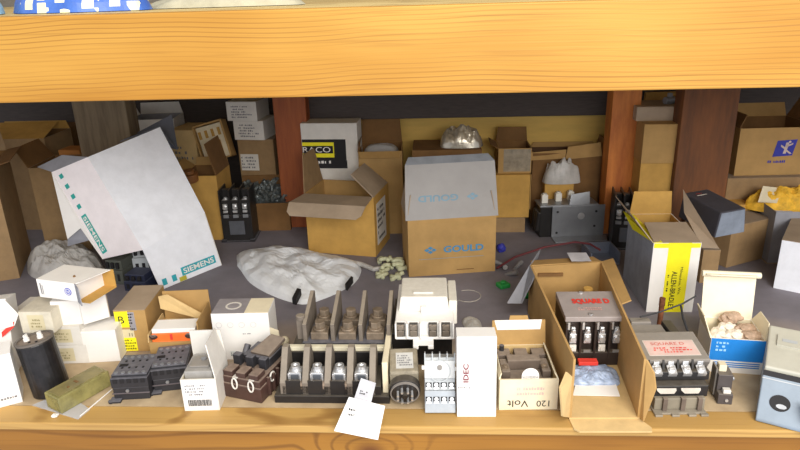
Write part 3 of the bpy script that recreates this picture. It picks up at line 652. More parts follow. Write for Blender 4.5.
text(r, 'GOULD', lo + VV((F.w * .60, 0, 0)) + ld * LL * .44, ((-1, 0, 0), tuple(-ld)), F.w * .45, .013, blueprint2, off=-.0009 if 0 else .0006, bold=.03)
diamond(lo + VV((F.w * .76, 0, 0)) + ld * LL * .38, (1, 0, 0), tuple(ld), .0065, blueprint2)
MB().box(F.w * .55, -.0007, F.h * .07, F.w * .75, -.0005, F.h * .085).build('scuff_mark', kraft_d, r)

# white polythene bag and packing peanuts
bg = pillow('polythene_bag', 'folded white polythene bag with small black marks on the grey board', 'bag',
       [G(238, 256), G(244, 276), G(262, 291), G(292, 303), G(307, 305), G(322, 300), G(344, 290), G(356, 282), G(361, 268), G(345, 262), G(322, 258), G(298, 252), G(270, 250)], .034, bagw, 0, 6, crease=.75, freq=16)
for (a, b, c_, d_) in (((292, 298), (296, 299), (301, 289), (297, 288)), ((345, 284), (347, 285), (353, 277), (351, 276))):
    mb = MB(); mb.slab([G(p[0], p[1], .031) - bg.location for p in (a, b, c_, d_)], .012); mb.build('printed_mark', ink, bg)
pts = [G(350, 266) + VV((0, 0, .01)), G(362, 268) + VV((0, 0, .008)), G(374, 272) + VV((0, 0, .006)), G(384, 270) + VV((0, 0, .005))]
mb = MB(); mb.tube(pts, .005, 8); mb.build('bag_tail', film, bg); bpy.context.view_layer.update()
for o in bg.children:
    if o.name.startswith('bag_tail'):
        for v in o.data.vertices: v.co -= bg.location
pm = M('foam_peanut', (196, 196, 160), .7, var=.1)
src = MB(); src.T = Matrix.Identity(4)
src.tube([(-.011, 0, .004), (-.005, .003, .0045), (.002, .004, .005), (.008, .001, .0045), (.011, -.003, .004)], .0045, 9); p0 = src.build('packing_peanut', pm, smooth=True)
tag(p0, 'pale green-white foam packing peanut in the little pile left of the grey-lidded carton', 'packing peanut', 'packing peanuts left of the grey-lidded carton')
rg = random.Random(3)
for i in range(18):
    o = p0 if i == 0 else p0.copy()
    if i: COL.objects.link(o)
    px = rg.uniform(379, 403); py = rg.uniform(262, 280) if i < 12 else rg.uniform(264, 272); px = rg.uniform(384, 400) if i >= 12 else px
    c = G(px, py); o.location = c + VV((0, 0, .0006 + (.0075 if i >= 12 else 0))); o.rotation_euler = (rg.uniform(-.3, .3), rg.uniform(-.3, .3), rg.uniform(0, 6.3))
    o.scale = (1, 1, 1)

# yellow-striped tall carton, right
F = fb((646, 312), (692, 312), 243, 214); Fy = F
r = carton('striped_carton', 'tall open white carton with yellow stripe and black print on the right', 'box', F, white, kraft_y, open=True,
           flaps=[('front', 10, .070, kraft_g, {'tp': .04}), ('back', 88, .045, kraft_y), ('left', 128, .05, kraft_g)])
decal(r, 'printed_stripe', (F.w * .32, 0, 0), FR, F.w * .48, F.h, yellow, off=.0002)
decal(r, 'printed_stripe', (.001, 0, F.h * .93), FR, F.w - .002, F.h * .065, yellow, off=.0004)
decal(r, 'grey_side', (0, F.d, 0), ((0, -1, 0), (0, 0, 1)), F.d, F.h, M('blue_grey_side', (150, 156, 168), .7), off=.0003)  # left side drawn in one flat blue-grey
MB().slab([(0, .001, F.h + .0005), (.014, .001, F.h + .0015), (.003, F.d * .9, F.h + .004), (-.012, F.d, F.h + .006), (-.010, F.d * .6, F.h - .008)], .001).build('yellow_edge', yellow, r)
DN = ((0, 0, -1), (1, 0, 0))
text(r, 'ALLEN-BRADLEY', (F.w * .46, 0, F.h * .60), DN, F.h * .56, F.w * .11, ink, off=.0008, bold=.01)
text(r, 'Milwaukee, Wis.', (F.w * .62, 0, F.h * .66), DN, F.h * .40, F.w * .06, inkg if 0 else ink, off=.0008)
fine(r, (F.w * .36, 0, F.h * .55), DN, F.h * .4, F.w * .06, 1, ink, off=.0008, seed=3, cell=.003)
# side flap and its neighbour
a, b, c_, d_ = V(683, 189, .44), V(684, 212, .42), V(702, 247, .325), V(719, 248, .335)
r0 = fb((699, 283), (716, 283), 250, 0, d=.10)
r = carton('cardboard_box', 'narrow kraft carton wedged right of the tall yellow-striped carton, its grey flap rising behind', 'box', r0, kraft_dust)
o = MB().slab([p - r0.loc for p in (d_, a, b, c_)], .002).build('flap', kraft_g, r); o.matrix_parent_inverse = Matrix.Rotation(-r0.rz, 4, 'Z')

# ================================================================== FRONT ROW, left
F = fb((-30, 416), (23, 402), 366, 352)
r = carton('white_carton', 'white carton with small grey print strip at the front left corner', 'box', F, white)
fine(r, (F.w * .55, 0, F.h * .12), FR, F.w * .38, .006, 1, inkg, seed=2, cell=.003)
r = root('white_carton', 'white carton with a red stripe leaning at the left edge behind the capacitor', 'box', fb((-30, 385), (8, 378), 330, 0, d=.05).loc)
Fz = fb((-25, 379), (17, 373), 310, 0, d=.04); h1 = Fz.h
r.location = Fz.loc; r.rotation_euler = (R(-14), 0, Fz.rz)
MB().box(0, 0, 0, Fz.w, .045, h1).build('body', white, r, bevel=.001)
MB().slab([(Fz.w * .40, -.001, h1 * .98), (Fz.w, -.001, h1 * .98), (Fz.w * 1.28, -.004, h1 * .78), (Fz.w * 1.15, -.004, h1 * .64), (Fz.w * .7, -.003, h1 * .60)], .0015).build('flap', white, r)
MB().slab([(Fz.w * .80, -.0015, h1 * .57), (Fz.w * 1.16, -.0050, h1 * .70), (Fz.w * 1.13, -.0050, h1 * .62), (Fz.w * .80, -.0015, h1 * .50)], .0006).build('red_stripe', red, r)
# capacitor
cb = G(45, 399) + VV((0, .020, 0)); r = root('capacitor', 'black cylindrical capacitor with two white terminals leaning left at the front', 'capacitor', cb, rot=(R(-3), R(-8), 0))
capm = M('black_sleeve', (24, 22, 24), .35, var=.6, scale=60, dust=.1)
hc = .084; MB().cyl((0, 0, .001), (0, 0, hc), .0255, 32).build('can', capm, r, bevel=.002, smooth=False)
MB().ring((0, 0, hc), (0, 0, hc + .003), .0262, .0225, 32).build('rim', M('worn_rim', (100, 92, 84), .5), r)
MB().cyl((0, 0, hc), (0, 0, hc + .001), .0225, 28).build('top_disc', dustbr, r)
for x, y in ((-.010, -.002), (.008, .003)): MB().cyl((x, y, hc + .001), (x, y, hc + .005), .0042, 12).box(x - .0012, y - .003, hc + .005, x + .0012, y + .003, hc + .011).box(x - .003, y - .0012, hc + .005, x + .003, y + .0012, hc + .009).build('terminal', white, r)
MB().cyl((-.001, -.010, hc + .001), (-.001, -.010, hc + .002), .002, 8).cyl((.010, -.010, hc + .001), (.010, -.010, hc + .002), .002, 8).build('vent', ink, r)

# small white cartons stack
def wbox(label, F, mat, lab=None, **k):
    r = carton('small_carton', label, 'box', F, mat, group='small white cartons stacked behind the capacitor', **k)
    if lab: decal(r, 'label', (F.w * lab[0], 0, F.h * .15), FR, F.w * lab[1], F.h * .7, label_c); fine(r, (F.w * (lab[0] + .08), 0, F.h * .25), FR, F.w * lab[1] * .7, F.h * .45, 3, M('olive_ink', (160, 148, 110)), off=.0008, seed=int(F.w * 9999))
    return r
Fa = fb((55, 364), (90, 363), 346, 335); wbox('small white carton on the shelf, bottom of the stack with pale yellow label', Fa, white2, (.12, .5))
Fb = Fit(Fa.loc + VV((-.006, .002, Fa.h)), R(1), Fa.w + .001, Fa.d, .033); wbox('small white carton second from the bottom, yellow label on its face', Fb, white2, (.2, .55))
z2 = Fb.loc.z + Fb.h
Fc = fb((87, 363), (121, 361), 332, 0, d=.05); wbox('blank white carton standing right of the two labelled ones, under the stack', Fc, white, None)
Fe0 = fb((84, 340), (112, 336), 318, 0, z=Fc.h, d=.045)
Fl_ = fb((22, 345), (52, 345), 335, 0, d=.05, h=z2)
wbox('plain dull carton mostly hidden behind the capacitor, under the cream labelled one', Fl_, white2)
zt = z2
Ft1 = fb((23, 333), (55, 333), 312, 296, z=zt); wbox('dusty cream labelled carton at the left end of the stack top row', Ft1, M('dusty_cream_card', (212, 204, 184), .75, dust=.4), (.25, .5))
Ft2 = fb((55, 326), (83, 324), 302, 0, z=zt, d=.05); wbox('plain white carton in the middle of the stack top row, under the logo carton', Ft2, white)
Ft3 = fb((84, 325), (110, 317), 296, 281, z=max(zt, Fc.h)); wbox('plain white carton with grey right side at the right end of the top row', Ft3, white)
MB().box(Ft3.w, .0, 0, Ft3.w + .001, Ft3.d, Ft3.h).build('side_panel', kraft_g, bpy.data.objects['small_carton.006'])
ztt = max(Ft2.loc.z + Ft2.h, Ft3.loc.z + Ft3.h)
F = fb((40, 297), (78, 302), 279, 264, z=ztt)
r = carton('open_carton', 'white carton with round blue logo and brown open end lying on the stack', 'box', F, white, kraft_y, open=False)
w, d, h = F.w, F.d, F.h
mb = MB(); mb.box(w, 0, 0, w + .022, d, .0015).box(w, d - .0015, 0, w + .022, d, h).build('open_end', kraft_y, r, label='brown inside of the open end')
mb = MB(); mb.slab([(w, 0, h), (w + .006, 0.004, h + .001), (w + .018, d, h), (w, d, h)], .0012).build('top_flap', white, r)
mb = MB(); mb.slab([(w, 0, 0), (w + .018, -.012, .001), (w + .015, -.010, h * .95), (w, 0, h)], .0012).build('flap', greycard, r)
MB().cyl((w * .80, -.0008, h * .52), (w * .80, -.0002, h * .52), .0062, 24).build('printed_logo', M('logo_blue', (96, 104, 180), .6), r)
MB().ring((w * .80, -.0011, h * .52), (w * .80, -.0008, h * .52), .0048, .0040, 24).build('logo_ring', white, r)
MB().tube([(w * .80 - .002, -.001, h * .52 + .002), (w * .80 - .0015, -.001, h * .52 - .002), (w * .80, -.001, h * .52 + .001), (w * .80 + .001, -.001, h * .52 - .002), (w * .80 + .0025, -.001, h * .52 + .002)], .0004, 5).build('logo_script', white, r)
MB().box(w * .08, -.0006, h * .2, w * .10, -.0003, h * .8).box(w * .13, -.0006, h * .2, w * .14, -.0003, h * .7).build('printed_line', inkg, r)
MB().ball((w * .75, d * .35, h + .001), .002, 8, 5).build('dirt_speck', kraft_d, r)

# kraft carton with yellow labels
F = fb((121, 352), (152, 351), 311, 286); Fk = F
r = carton('labelled_carton', 'kraft carton with yellow and black labels on its front, beside the white stack', 'box', F, kraft, None)
MB().box(-.0004, 0, F.h, F.w, F.d, F.h + .0006).build('dusty_top', kraft_g, r)
decal(r, 'label', (.001, 0, F.h * .60), FR, F.w * .42, F.h * .38, yellow); text(r, 'B', (F.w * .12, 0, F.h * .70), FR, F.w * .18, F.h * .17, ink, off=.0008)
decal(r, 'label', (F.w * .42 + .001, 0, F.h * .52), FR, F.w * .2, F.h * .44, M('grey_print_paper', (150, 146, 150), .7)); fine(r, (F.w * .44, 0, F.h * .53), FR, F.w * .16, F.h * .42, 6, ink, off=.0008, seed=6)
decal(r, 'label', (F.w * .18, 0, F.h * .33), FR, F.w * .36, F.h * .22, label_c); text(r, '11', (F.w * .38, 0, F.h * .38), FR, F.w * .1, F.h * .08, ink, off=.0008)
decal(r, 'label', (.001, 0, .002), FR, F.w * .55, F.h * .32, yellow, off=.0005); fine(r, (.003, 0, .004), FR, F.w * .5, F.h * .27, 4, M('olive_dark_ink', (110, 108, 20)), off=.001, seed=7)
MB().ball((-.003, -.002, F.h * .36), .006, 10, 6, (1, .7, 1), .4).build('torn_corner', blackp, r)
# open kraft carton with orange strip
F = fb((153, 366), (203, 364), 343, 318); Fo2 = F
r = carton('cardboard_box', 'open kraft carton with its lid folded back behind two black relays', 'box', F, kraft, kraft_l, open=True,
           flaps=[('back', 92, .048, kraft, {'tp': .02}), ('right', 88, .030, kraft), ('left', 90, .012, kraft_l)])
MB().slab([(0, F.d - .012, F.h + .046), (F.w * .2, F.d - .014, F.h + .05), (F.w * .86, F.d - .018, F.h + .016), (F.w * .80, F.d - .019, F.h + .007), (.002, F.d - .016, F.h + .026)], .0015).build('torn_lid_edge', kraft_l, r)
ru = root('white_block', 'white insert block with an orange strip inside the open kraft carton', 'electrical part', F.loc + VV((0, 0, .0025)), F.rz)
MB().box(.004, .008, 0, F.w - .007, F.d * .5, F.h + .016).build('block', white, ru, bevel=.001)
MB().box(F.w * .02 + .003, .0035, F.h * .8, F.w * .8, .0079, F.h * .8 + .018).build('orange_strip', orange, ru, bevel=.0005)
mb = MB(); mb.ball((F.w * .10, .003, F.h * .8 + .014), .005, 10, 6, (1.3, .4, .8), .4).ball((F.w * .80, .003, F.h * .8 + .014), .005, 10, 6, (1.4, .4, .9), .4); mb.build('brown_terminal', brownp, ru)
MB().box(F.w * .42, .003, F.h * .8 + .008, F.w * .47, .0036, F.h * .8 + .018).build('divider_mark', red, ru)

# two black relays
def relay_block(label, F):
    r = root('terminal_relay', label, 'relay', F.loc, F.rz); w, d, h = F.w, F.d, F.h
    mb = MB(); mb.box(.001, .001, 0, w - .001, d - .001, h * .52, 0, 0).box(0, 0, h * .52, w, d, h * .9).build('body', blackd, r, bevel=.001)
    MB().box(.001, .004, h * .9, w - .001, d - .003, h).build('top_cover', blackd, r, bevel=.001)
    MB().box(0, -.0008, h * .28, w, .001, h * .31).build('seam', M('grey_seam', (96, 88, 90), .6), r)
    for yy in (.14, .82):
        for k in range(5): MB().cyl((w * (.13 + .185 * k), d * yy, h), (w * (.13 + .185 * k), d * yy, h + .0012), .0028, 10).build('terminal_screw', tin, r)
    mb = MB()
    for k in range(5):
        x = w * (.13 + .185 * k); mb.box(x - .003, -.001, h * .72, x + .003, .002, h * .88)
    for yy in (.33, .62):
        for k in range(4): mb.box(w * (.18 + .19 * k), d * yy, h - .0002, w * (.18 + .19 * k) + .003, d * yy + .004, h + .0004)
    mb.box(w * .10, d * .42, h, w * .32, d * .52, h + .0008); mb.build('terminal_slot', ink, r)
    MB().cyl((w * .42, -.0015, h * .40), (w * .42, .0005, h * .40), .0025, 12).build('front_screw', tin, r)
    MB().box(-.004, -.007, 0, .012, .006, .0035).cyl((-.002, -.004, 0), (-.002, -.004, .0036), .0042, 12).build('mounting_foot', blackd, r, bevel=.0006)
    return r
relay_block('black terminal-block relay, left of the two at the front', fb((114, 401), (151, 399), 377, 354))
relay_block('black terminal-block relay, right of the two, beside the barcode carton', fb((154, 393), (190, 389), 369, 346))
# clear yellowish plastic block
c0 = G(62, 415); e0 = G(112, 386)
r = root('plastic_case', 'yellowish clear plastic case lying on thin film beside the capacitor', 'case', c0, math.atan2(e0.y - c0.y, e0.x - c0.x))
le = (e0 - c0).length; ym = M('yellowed_clear_plastic', (150, 142, 88), .2, var=.3, scale=40, alpha=.68, bump=.2)
MB().box(0, 0, .001, le, .034, .026).build('case', ym, r, bevel=.0015)
MB().box(.004, .004, .0262, le - .004, .030, .0272).build('lid', M('yellowed_lid', (146, 134, 88), .3, alpha=.7, var=.25), r)
MB().box(-.0006, .003, .004, -.0001, .031, .023).build('end_wall', ym, r)
MB().box(le * .45, .012, .0273, le * .5, .020, .0277).cyl((le * .3, .013, .0272), (le * .3, .013, .028), .002, 8).build('dark_spot', kraft_d, r)
o = MB(); o.slab([G(32, 405, .0012), G(78, 419, .0012), G(90, 409, .0012), G(64, 392, .0012)], .001); fm = o.build('film_sheet', clear); tag(fm, 'thin clear film sheet under the yellowish plastic case near the shelf edge', 'film')
mb = MB(); c = G(55, 417) + VV((0, -.002, .001)); mb.T = Matrix.Translation(c); mb.box(-.004, 0, 0, .004, .006, .002).box(-.0022, -.001, -.004 if 0 else 0, .0022, .001, .004); tag(mb.build('plastic_scrap', white), 'tiny white plastic scrap on the edge strip below the plastic case', 'scrap')
mb = MB(); a = G(80, 417); b = G(112, 390); mb.tube([a + VV((0, 0, .001)), b + VV((0, 0, .001))], .0009, 6); tag(mb.build('white_rod', white), 'thin white rod lying along the plastic case on the board', 'rod')

# white carton with barcode
F = fb((185, 411), (220, 410), 380, 0, d=.062)
r = carton('barcode_carton', 'small open white carton with barcode label, tall flaps raised, at the front', 'box', F, white2, cream, open=True,
           flaps=[('right', 80, .050, white2, {'tp': .12}), ('back', 82, .045, white2, {'tp': .05})])
decal(r, 'label', (.001, 0, .001), FR, F.w * .93, F.h * .93, white)
mb = MB(); rg = random.Random(2); x = F.w * .14
while x < F.w * .82:
    q = rg.uniform(.0004, .0012); mb.box(x, -.0008, F.h * .16, x + q, -.0005, F.h * .36); x += q + rg.uniform(.0004, .0009)
mb.build('barcode', ink, r)
fine(r, (F.w * .1, 0, F.h * .48), FR, F.w * .7, F.h * .38, 4, inkg, seed=12, off=.0006)
ru = root('relay', 'grey relay in clear cover standing in the open barcode carton', 'relay', F.loc + VV((0.003, 0.004, .0025)), F.rz)
MB().box(.001, .003, 0, F.w - .009, F.d - .012, F.h + .006).build('cover', M('smoky_cover', (150, 146, 140), .25, var=.15), ru, bevel=.0015)
MB().box(.006, .012, F.h + .006, F.w - .015, F.d - .022, F.h + .009).build('top_block', greyp, ru, bevel=.001)
MB().cyl((F.w * .45, .03, F.h + .009), (F.w * .45, .03, F.h + .0105), .004, 14).build('button', tin, ru)

# white box with grey top
F = fb((217, 360), (273, 359), 314, 299)
r = carton('white_carton', 'white carton with grey and cream top behind the brown contactor', 'box', F, white)
MB().box(.0005, .0005, F.h, F.w * .58, F.d - .0005, F.h + .0004).build('printed_top', M('grey_print', (138, 132, 134), .6), r)
MB().ring((F.w * .33, F.d * .5, F.h + .0004), (F.w * .33, F.d * .5, F.h + .0007), .0125, .0095, 26).build('printed_ring', white2, r)
MB().box(F.w * .58, .0005, F.h, F.w - .0005, F.d - .0005, F.h + .0004).build('printed_top', cream, r)
for k in range(4): MB().ring((F.w * (.12 + .2 * k), -.0003, F.h * .76), (F.w * (.12 + .2 * k), -.0006, F.h * .76), .0048, .0041, 18).build('faint_emblem', M('faint_grey_print', (200, 197, 196), .6), r)
fine(r, (F.w * .52, 0, F.h * .55), FR, F.w * .2, .003, 1, inkg, seed=1, cell=.002)
decal(r, 'sticker', (F.w * .26, 0, F.h * .08), FR, .010, .009, M('pale_sticker', (205, 208, 206), .6)); fine(r, (F.w * .27, 0, F.h * .09), FR, .008, .007, 2, ink, seed=9, off=.0008)
MB().slab([(F.w, 0, F.h * .7), (F.w + .010, .012, F.h * .55), (F.w + .011, .02, .001), (F.w, 0, .001)], .001).build('side_flap', cream, r)
c = G(285, 345) + VV((0, 0, .0078)); mb = MB(); mb.ball(c, .0078, 20, 12); tag(mb.build('ball', cream, smooth=True), 'small cream ball on the board between the brown contactor and terminal block', 'ball')

# brown bakelite contactor
F = fb((224, 396), (262, 404), 373, 0, d=.085)
r = root('contactor', 'dusty brown bakelite contactor with white loops beside the barcode carton', 'contactor', F.loc, F.rz); w, d, h = F.w, F.d, F.h
MB().box(0, 0, 0, w, d, h * .62, 0, 0).box(.001, .001, h * .62, w - .001, d - .001, h * .9).build('body', brownp, r, bevel=.0015)
mb = MB(); [mb.box(w + .0, d * (.2 + .15 * k), h * .1, w + .005, d * (.2 + .15 * k) + .004, h * .85) for k in range(5)]; mb.build('side_ribs', brownp, r, bevel=.0006)
for k in range(3): MB().box(w * (.04 + .33 * k), .002, h * .9, w * (.04 + .33 * k) + .015, .022, h * 1.12).build('front_block', brownp, r, bevel=.001)
for k in range(3): MB().box(w * (.02 + .34 * k), .030, h * .9, w * (.02 + .34 * k) + .012, .040, h * 1.35).cyl((w * (.02 + .34 * k) + .006, .050, h), (w * (.02 + .34 * k) + .006, .062, h * 1.35), .005, 10).build('top_lug', blackd, r, bevel=.001)
MB().slab([(w * .34, .045, h * 1.35), (w * .86, .042, h * 1.35), (w * .96, .080, h * 1.62), (w * .55, .084, h * 1.62)], .006).build('raised_cover', dustbr, r, bevel=.001)
mb = MB(); mb.box(w * .2, .040, h * .9, w * .9, .080, h * 1.25); mb.build('core', blackd, r, bevel=.001)
for x in (.36, .78):
    c = VV((w * x, -.001, h * .70)); pts = [c + VV((math.cos(t) * .0042, -.0012 - .003 * max(0, math.sin(t)) * 0, math.sin(t) * .0085)) for t in [i * math.pi / 8 for i in range(16)]]
    MB().tube(pts, .0012, 6, closed=True).build('white_loop', white2, r)
    MB().box(w * x - .004, .0, h * .9, w * x + .004, .012, h * .93).build('loop_tab', white2, r)
MB().tube([VV((w + .0035, .028 + .006 * math.cos(t), h * .75 + .007 * math.sin(t))) for t in [i * math.pi / 8 for i in range(16)]], .0012, 6, closed=True).build('white_loop', white2, r)

# ------------------------------------------------------------------ big four pole terminal contactor
F = fb((277, 403), (387, 404), 380, 0, d=.17)
r = root('contactor', 'large four-pole contactor with tall grey barriers and bright lugs at the centre', 'contactor', F.loc, F.rz); w = F.w
finm = M('dusty_grey_barrier', (112, 102, 92), .7, dust=.5, dustc=(160, 148, 130), var=.15)
MB().box(-.003, 0, 0, w + .004, .15, .012).build('base', blackp, r, bevel=.001)
MB().box(.008, .004, .012, w - .008, .060, .026).box(.010, .058, .012, w - .006, .150, .048).build('body', blackp, r, bevel=.001)
xs = [.010 + k * (w - .030) / 4 for k in range(5)]
for x in xs: MB()._pr([(.004, .012), (.004, .030), (.020, .052), (.034, .070), (.044, .070), (.052, .052), (.052, .012)], x - .0045, x + .0045).build('barrier', finm, r, bevel=.0008)
for x in (xs[0] + .004, xs[1] + .004, xs[2] + .004, xs[3] + .004):
    MB().box(x, .0035, .012, x + .0205, .006, .034).build('barrier_foot', blackp, r)
for k in range(4):
    xc = (xs[k] + xs[k + 1]) / 2
    MB().box(xc - .0115, .006, .026, xc + .0115, .034, .0295).box(xc - .0115, .004, .020, xc + .0115, .007, .0295).build('terminal_plate', tin if 0 else M('dusty_copper_plate', (150, 132, 116), .5, .2), r, bevel=.0005)
    mb = MB(); mb.box(xc - .0095, .012, .0295, xc + .0095, .030, .042).box(xc - .0095, .0095, .0295, xc - .0065, .013, .042).box(xc + .0065, .0095, .0295, xc + .0095, .013, .042); mb.build('lug', silver, r, bevel=.0012)
    MB().cyl((xc, .022, .042), (xc, .022, .047), .0065, 20).ring((xc, .022, .047), (xc, .022, .049), .0065, .0035, 20).build('lug_screw', silver, r)
    MB().box(xc - .0055, .0115, .031, xc + .0055, .0123, .039).build('lug_opening', M('lug_grey', (112, 116, 122), .4, .6), r)
MB().box(.008, .060, .048, w - .006, .068, .055).build('cream_strip', M('cream_bar', (212, 204, 178), .5, dust=.1), r, bevel=.0008)
MB().box(w - .006, .010, .010, w + .002, .12, .060).build('side_plate', cream, r, bevel=.001)
# rear half
xr = [.028, .070, .112, .154]
for x in xr: MB()._pr([(.085, .040), (.085, .078), (.160, .098), (.168, .094), (.168, .040)], x - .003, x + .003).build('barrier', finm, r, bevel=.0008)
MB().box(.024, .08, .040, .158, .168, .050).build('rear_deck', blackd, r, bevel=.001)
for k in range(3):
    xc = (xr[k] + xr[k + 1]) / 2
    for y in (.100, .140):
        MB().box(xc - .013, y - .011, .050, xc + .013, y + .011, .062).cyl((xc, y, .062), (xc, y, .066), .0105, 18).cyl((xc, y, .066), (xc, y, .076), .0085, 6).build('brass_bolt', brass, r, bevel=.0008)
MB().cyl((.020, .10, .078), (.020, .10, .086), .007, 14).box(.014, .095, .012, .024, .115, .078).build('side_post', finm, r, bevel=.001)
# tag
ta = [V(349, 397, -.012), V(385, 406, -.014), V(378, 440, -.022), V(334, 431, -.022)]
r = root('price_tag', 'white card tag with faint grey print hanging over the front rail', 'tag', ta[0])
mb = MB(); W0 = lambda p: VV(p) - ta[0]
mb.slab([W0(ta[3]), W0(ta[2]), W0(ta[1]), W0(ta[0])], .0006).build('card', white, r)
su = W0(ta[2]) - W0(ta[3]); sl = su.length; su.normalize(); sv = W0(ta[0]) - W0(ta[3]); sv = (sv - su * sv.dot(su)).normalized()
fine(r, W0(ta[3]) + su * sl * .22 + sv * .024, (su, sv), sl * .66, .014, 2, ink, seed=19, off=.0006, cell=.0019, fill=.9)
st = [V(361, 378, .028), V(376, 383, .026), V(371, 403, -.010), V(354, 399, -.010)]
mb = MB(); mb.slab([W0(st[3]), W0(st[2]), W0(st[1]), W0(st[0])], .0004).build('paper_strip', M('strip_paper', (205, 205, 212), .6), r)
su = (W0(st[2]) - W0(st[3])); sv = (W0(st[0]) - W0(st[3])).normalized(); fine(r, W0(st[3]) + su * .2 + sv * .010, (su.normalized(), sv), su.length * .6, .008, 2, ink, seed=3, off=.0006, cell=.002)

# ------------------------------------------------------------------ white contactor on black base
bl_ = G(390, 367); br_ = G(462, 367); F = Fit(bl_, math.atan2(br_.y - bl_.y, br_.x - bl_.x), .086, .12, .1)
r = root('contactor', 'white four-pole contactor with cream top standing on a black lower half', 'contactor', F.loc + VV((.011, .014, 0)), F.rz)
MB().box(-.008, -.008, 0, .084, .11, .055).box(.004, -.004, .0, .084, .0, .030).build('base', blackp, r, bevel=.0015)
mb = MB(); mb.box(.0, -.036, .060, .086, .10, .064).box(0, -.030, .064, .086, .10, .086)
mb.build('middle_tier', white, r, bevel=.0015)
mb = MB(); mb.box(.026, -.040, .052, .056, -.020, .062).box(.026, -.041, .047, .034, -.022, .053).box(.048, -.041, .047, .056, -.022, .053); mb.build('clip', white, r, bevel=.0008)
mb = MB(); mb.box(.004, .002, .086, .080, .084, .108, .003, .006); mb.build('top_block', whitep, r, bevel=.002)
MB().box(.026, .018, .108, .056, .026, .1105).build('top_ridge', whitep, r, bevel=.0008)
MB().box(.0795, .01, .060, .092, .085, .100).build('side_block', whitep, r, bevel=.002)
MB().box(.038, -.006, .086, .046, .012, .098).cyl((.042, -.007, .090), (.042, -.004, .090), .0035, 14).build('latch', white, r, bevel=.0008)
for k, x in enumerate((.008, .027, .055, .074)):
    MB().box(x - .0062, -.0345, .0655, x + .0062, -.029, .0855).build('terminal_pocket', M('pocket_grey', (70, 66, 62), .6), r)
    MB().box(x - .005, -.0362, .0655, x + .005, -.034, .0745).cyl((x, -.038, .080), (x, -.034, .080), .0045, 14).box(x - .0056, -.0358, .0755, x + .0056, -.0345, .0845).build('terminal', M('terminal_bronze', (150, 138, 124), .4, .6), r, bevel=.0005)
for x in (.0, .0165, .036, .0645, .0835): MB().box(x, -.040, .0635, x + .0025, -.03, .088).build('terminal_rib', white, r, bevel=.0006)
pts = [G(456, 303, .07) + VV((.02 * 0, 0, 0))] + [G(468 + 13 * math.cos(t), 296 + 6 * math.sin(t), .06) for t in [2.4 - i * .5 for i in range(10)]]
mb = MB(); mb.tube([p - r.location for p in pts], .0008, 6); o = mb.build('wire_loop', M('grey_wire', (140, 134, 126), .5), r); o.matrix_parent_inverse = Matrix.Rotation(-F.rz, 4, 'Z')
pillow('plastic_bag', 'small flat clear bag right of the white contactor', 'bag', [G(462, 322), G(470, 336), G(481, 331), G(480, 322), G(470, 318)], .010, film, 0, 9, crease=.6, freq=40)
# octal relay
c = G(405, 405); r = root('octal_relay', 'round-based plug-in relay, pins facing forward, under the white contactor', 'relay', c + VV((0, .004, 0)), R(6), rot=(R(14), 0, R(4)))
zc = .0235
MB().cyl((0, 0, zc), (0, .012, zc), .0215, 28).cyl((0, -.003, zc), (0, 0, zc), .018, 28).build('socket_base', blackp, r, bevel=.001)
MB().ring((0, -.0036, zc), (0, 0, zc), .0200, .0186, 28).build('rim', M('worn_grey_rim', (130, 124, 118), .4), r)
for k in range(8):
    t = k * math.pi / 4 + .39; x, z = math.cos(t) * .0105, math.sin(t) * .0105
    MB().cyl((x, -.012, zc + z), (x, -.003, zc + z), .0017, 8).build('pin', silver, r)
MB().cyl((0, -.010, zc), (0, -.003, zc), .004, 12).build('key_post', blackp, r)
MB().box(-.020, .012, .003, .020, .060, .048, 0, 0).build('cover', M('smoky_clear_cover', (156, 146, 126), .2, alpha=.8, var=.25, scale=60), r, bevel=.003)
MB().box(-.016, .014, .005, .016, .056, .044).build('coil', dustbr, r, bevel=.002)
decal(r, 'label', (-.011, .020, .048), TOP, .024, .030, M('grey_white_label', (190, 188, 182), .6)); fine(r, (-.009, .024, .048), TOP, .020, .022, 5, inkg, seed=8, off=.0008)
# small grey contactor
a = G(425, 412); b = G(455, 412)
r = root('contactor', 'light grey contactor with dial and two screw rows beside the tall white box', 'contactor', a, rot=(R(-22), 0, math.atan2(b.y - a.y, b.x - a.x)))
w = .0415
MB().box(0, 0, 0, w, .030, .074).build('body', lgrey, r, bevel=.001)
MB().box(0, -.006, .0, w, .001, .030).build('lower_tier', M('blue_grey_plastic', (158, 164, 170), .45, dust=.05), r, bevel=.001)
MB().box(0, -.0035, .046, w, .001, .070).build('upper_panel', M('pale_grey_plastic', (205, 206, 205), .45), r, bevel=.001)
MB().ring((w / 2, -.0042, .056), (w / 2, -.0034, .056), .015, .0135, 26).build('dial_ring', lgrey, r)
MB().cyl((w / 2, -.0060, .061), (w / 2, -.0034, .061), .0035, 14).box(w / 2 - .001, -.0066, .058, w / 2 + .001, -.0058, .064).build('dial_knob', ink if 0 else greyp, r)
for zz, yy in ((.036, -.0004), (.018, -.0062)):
    for k in range(4):
        x = w * (.13 + .25 * k)
        MB().box(x - .0042, yy - .0004, zz - .004, x + .0042, yy + .0006, zz + .004).build('terminal_pocket', ink, r)
        MB().cyl((x, yy - .0016, zz + .001), (x, yy, zz + .001), .0028, 12).box(x - .0036, yy - .001, zz - .005, x + .0036, yy, zz - .002).build('terminal_screw', silver, r)
for k in range(5): MB().box(w * .245 * k, -.003, .066, w * .245 * k + .0016, .012, .080).build('top_fin', lgrey, r)
MB().box(-.0035, -.002, .058, 0, .003, .063).box(w, -.002, .056, w + .0035, .003, .061).build('side_tab', white, r)
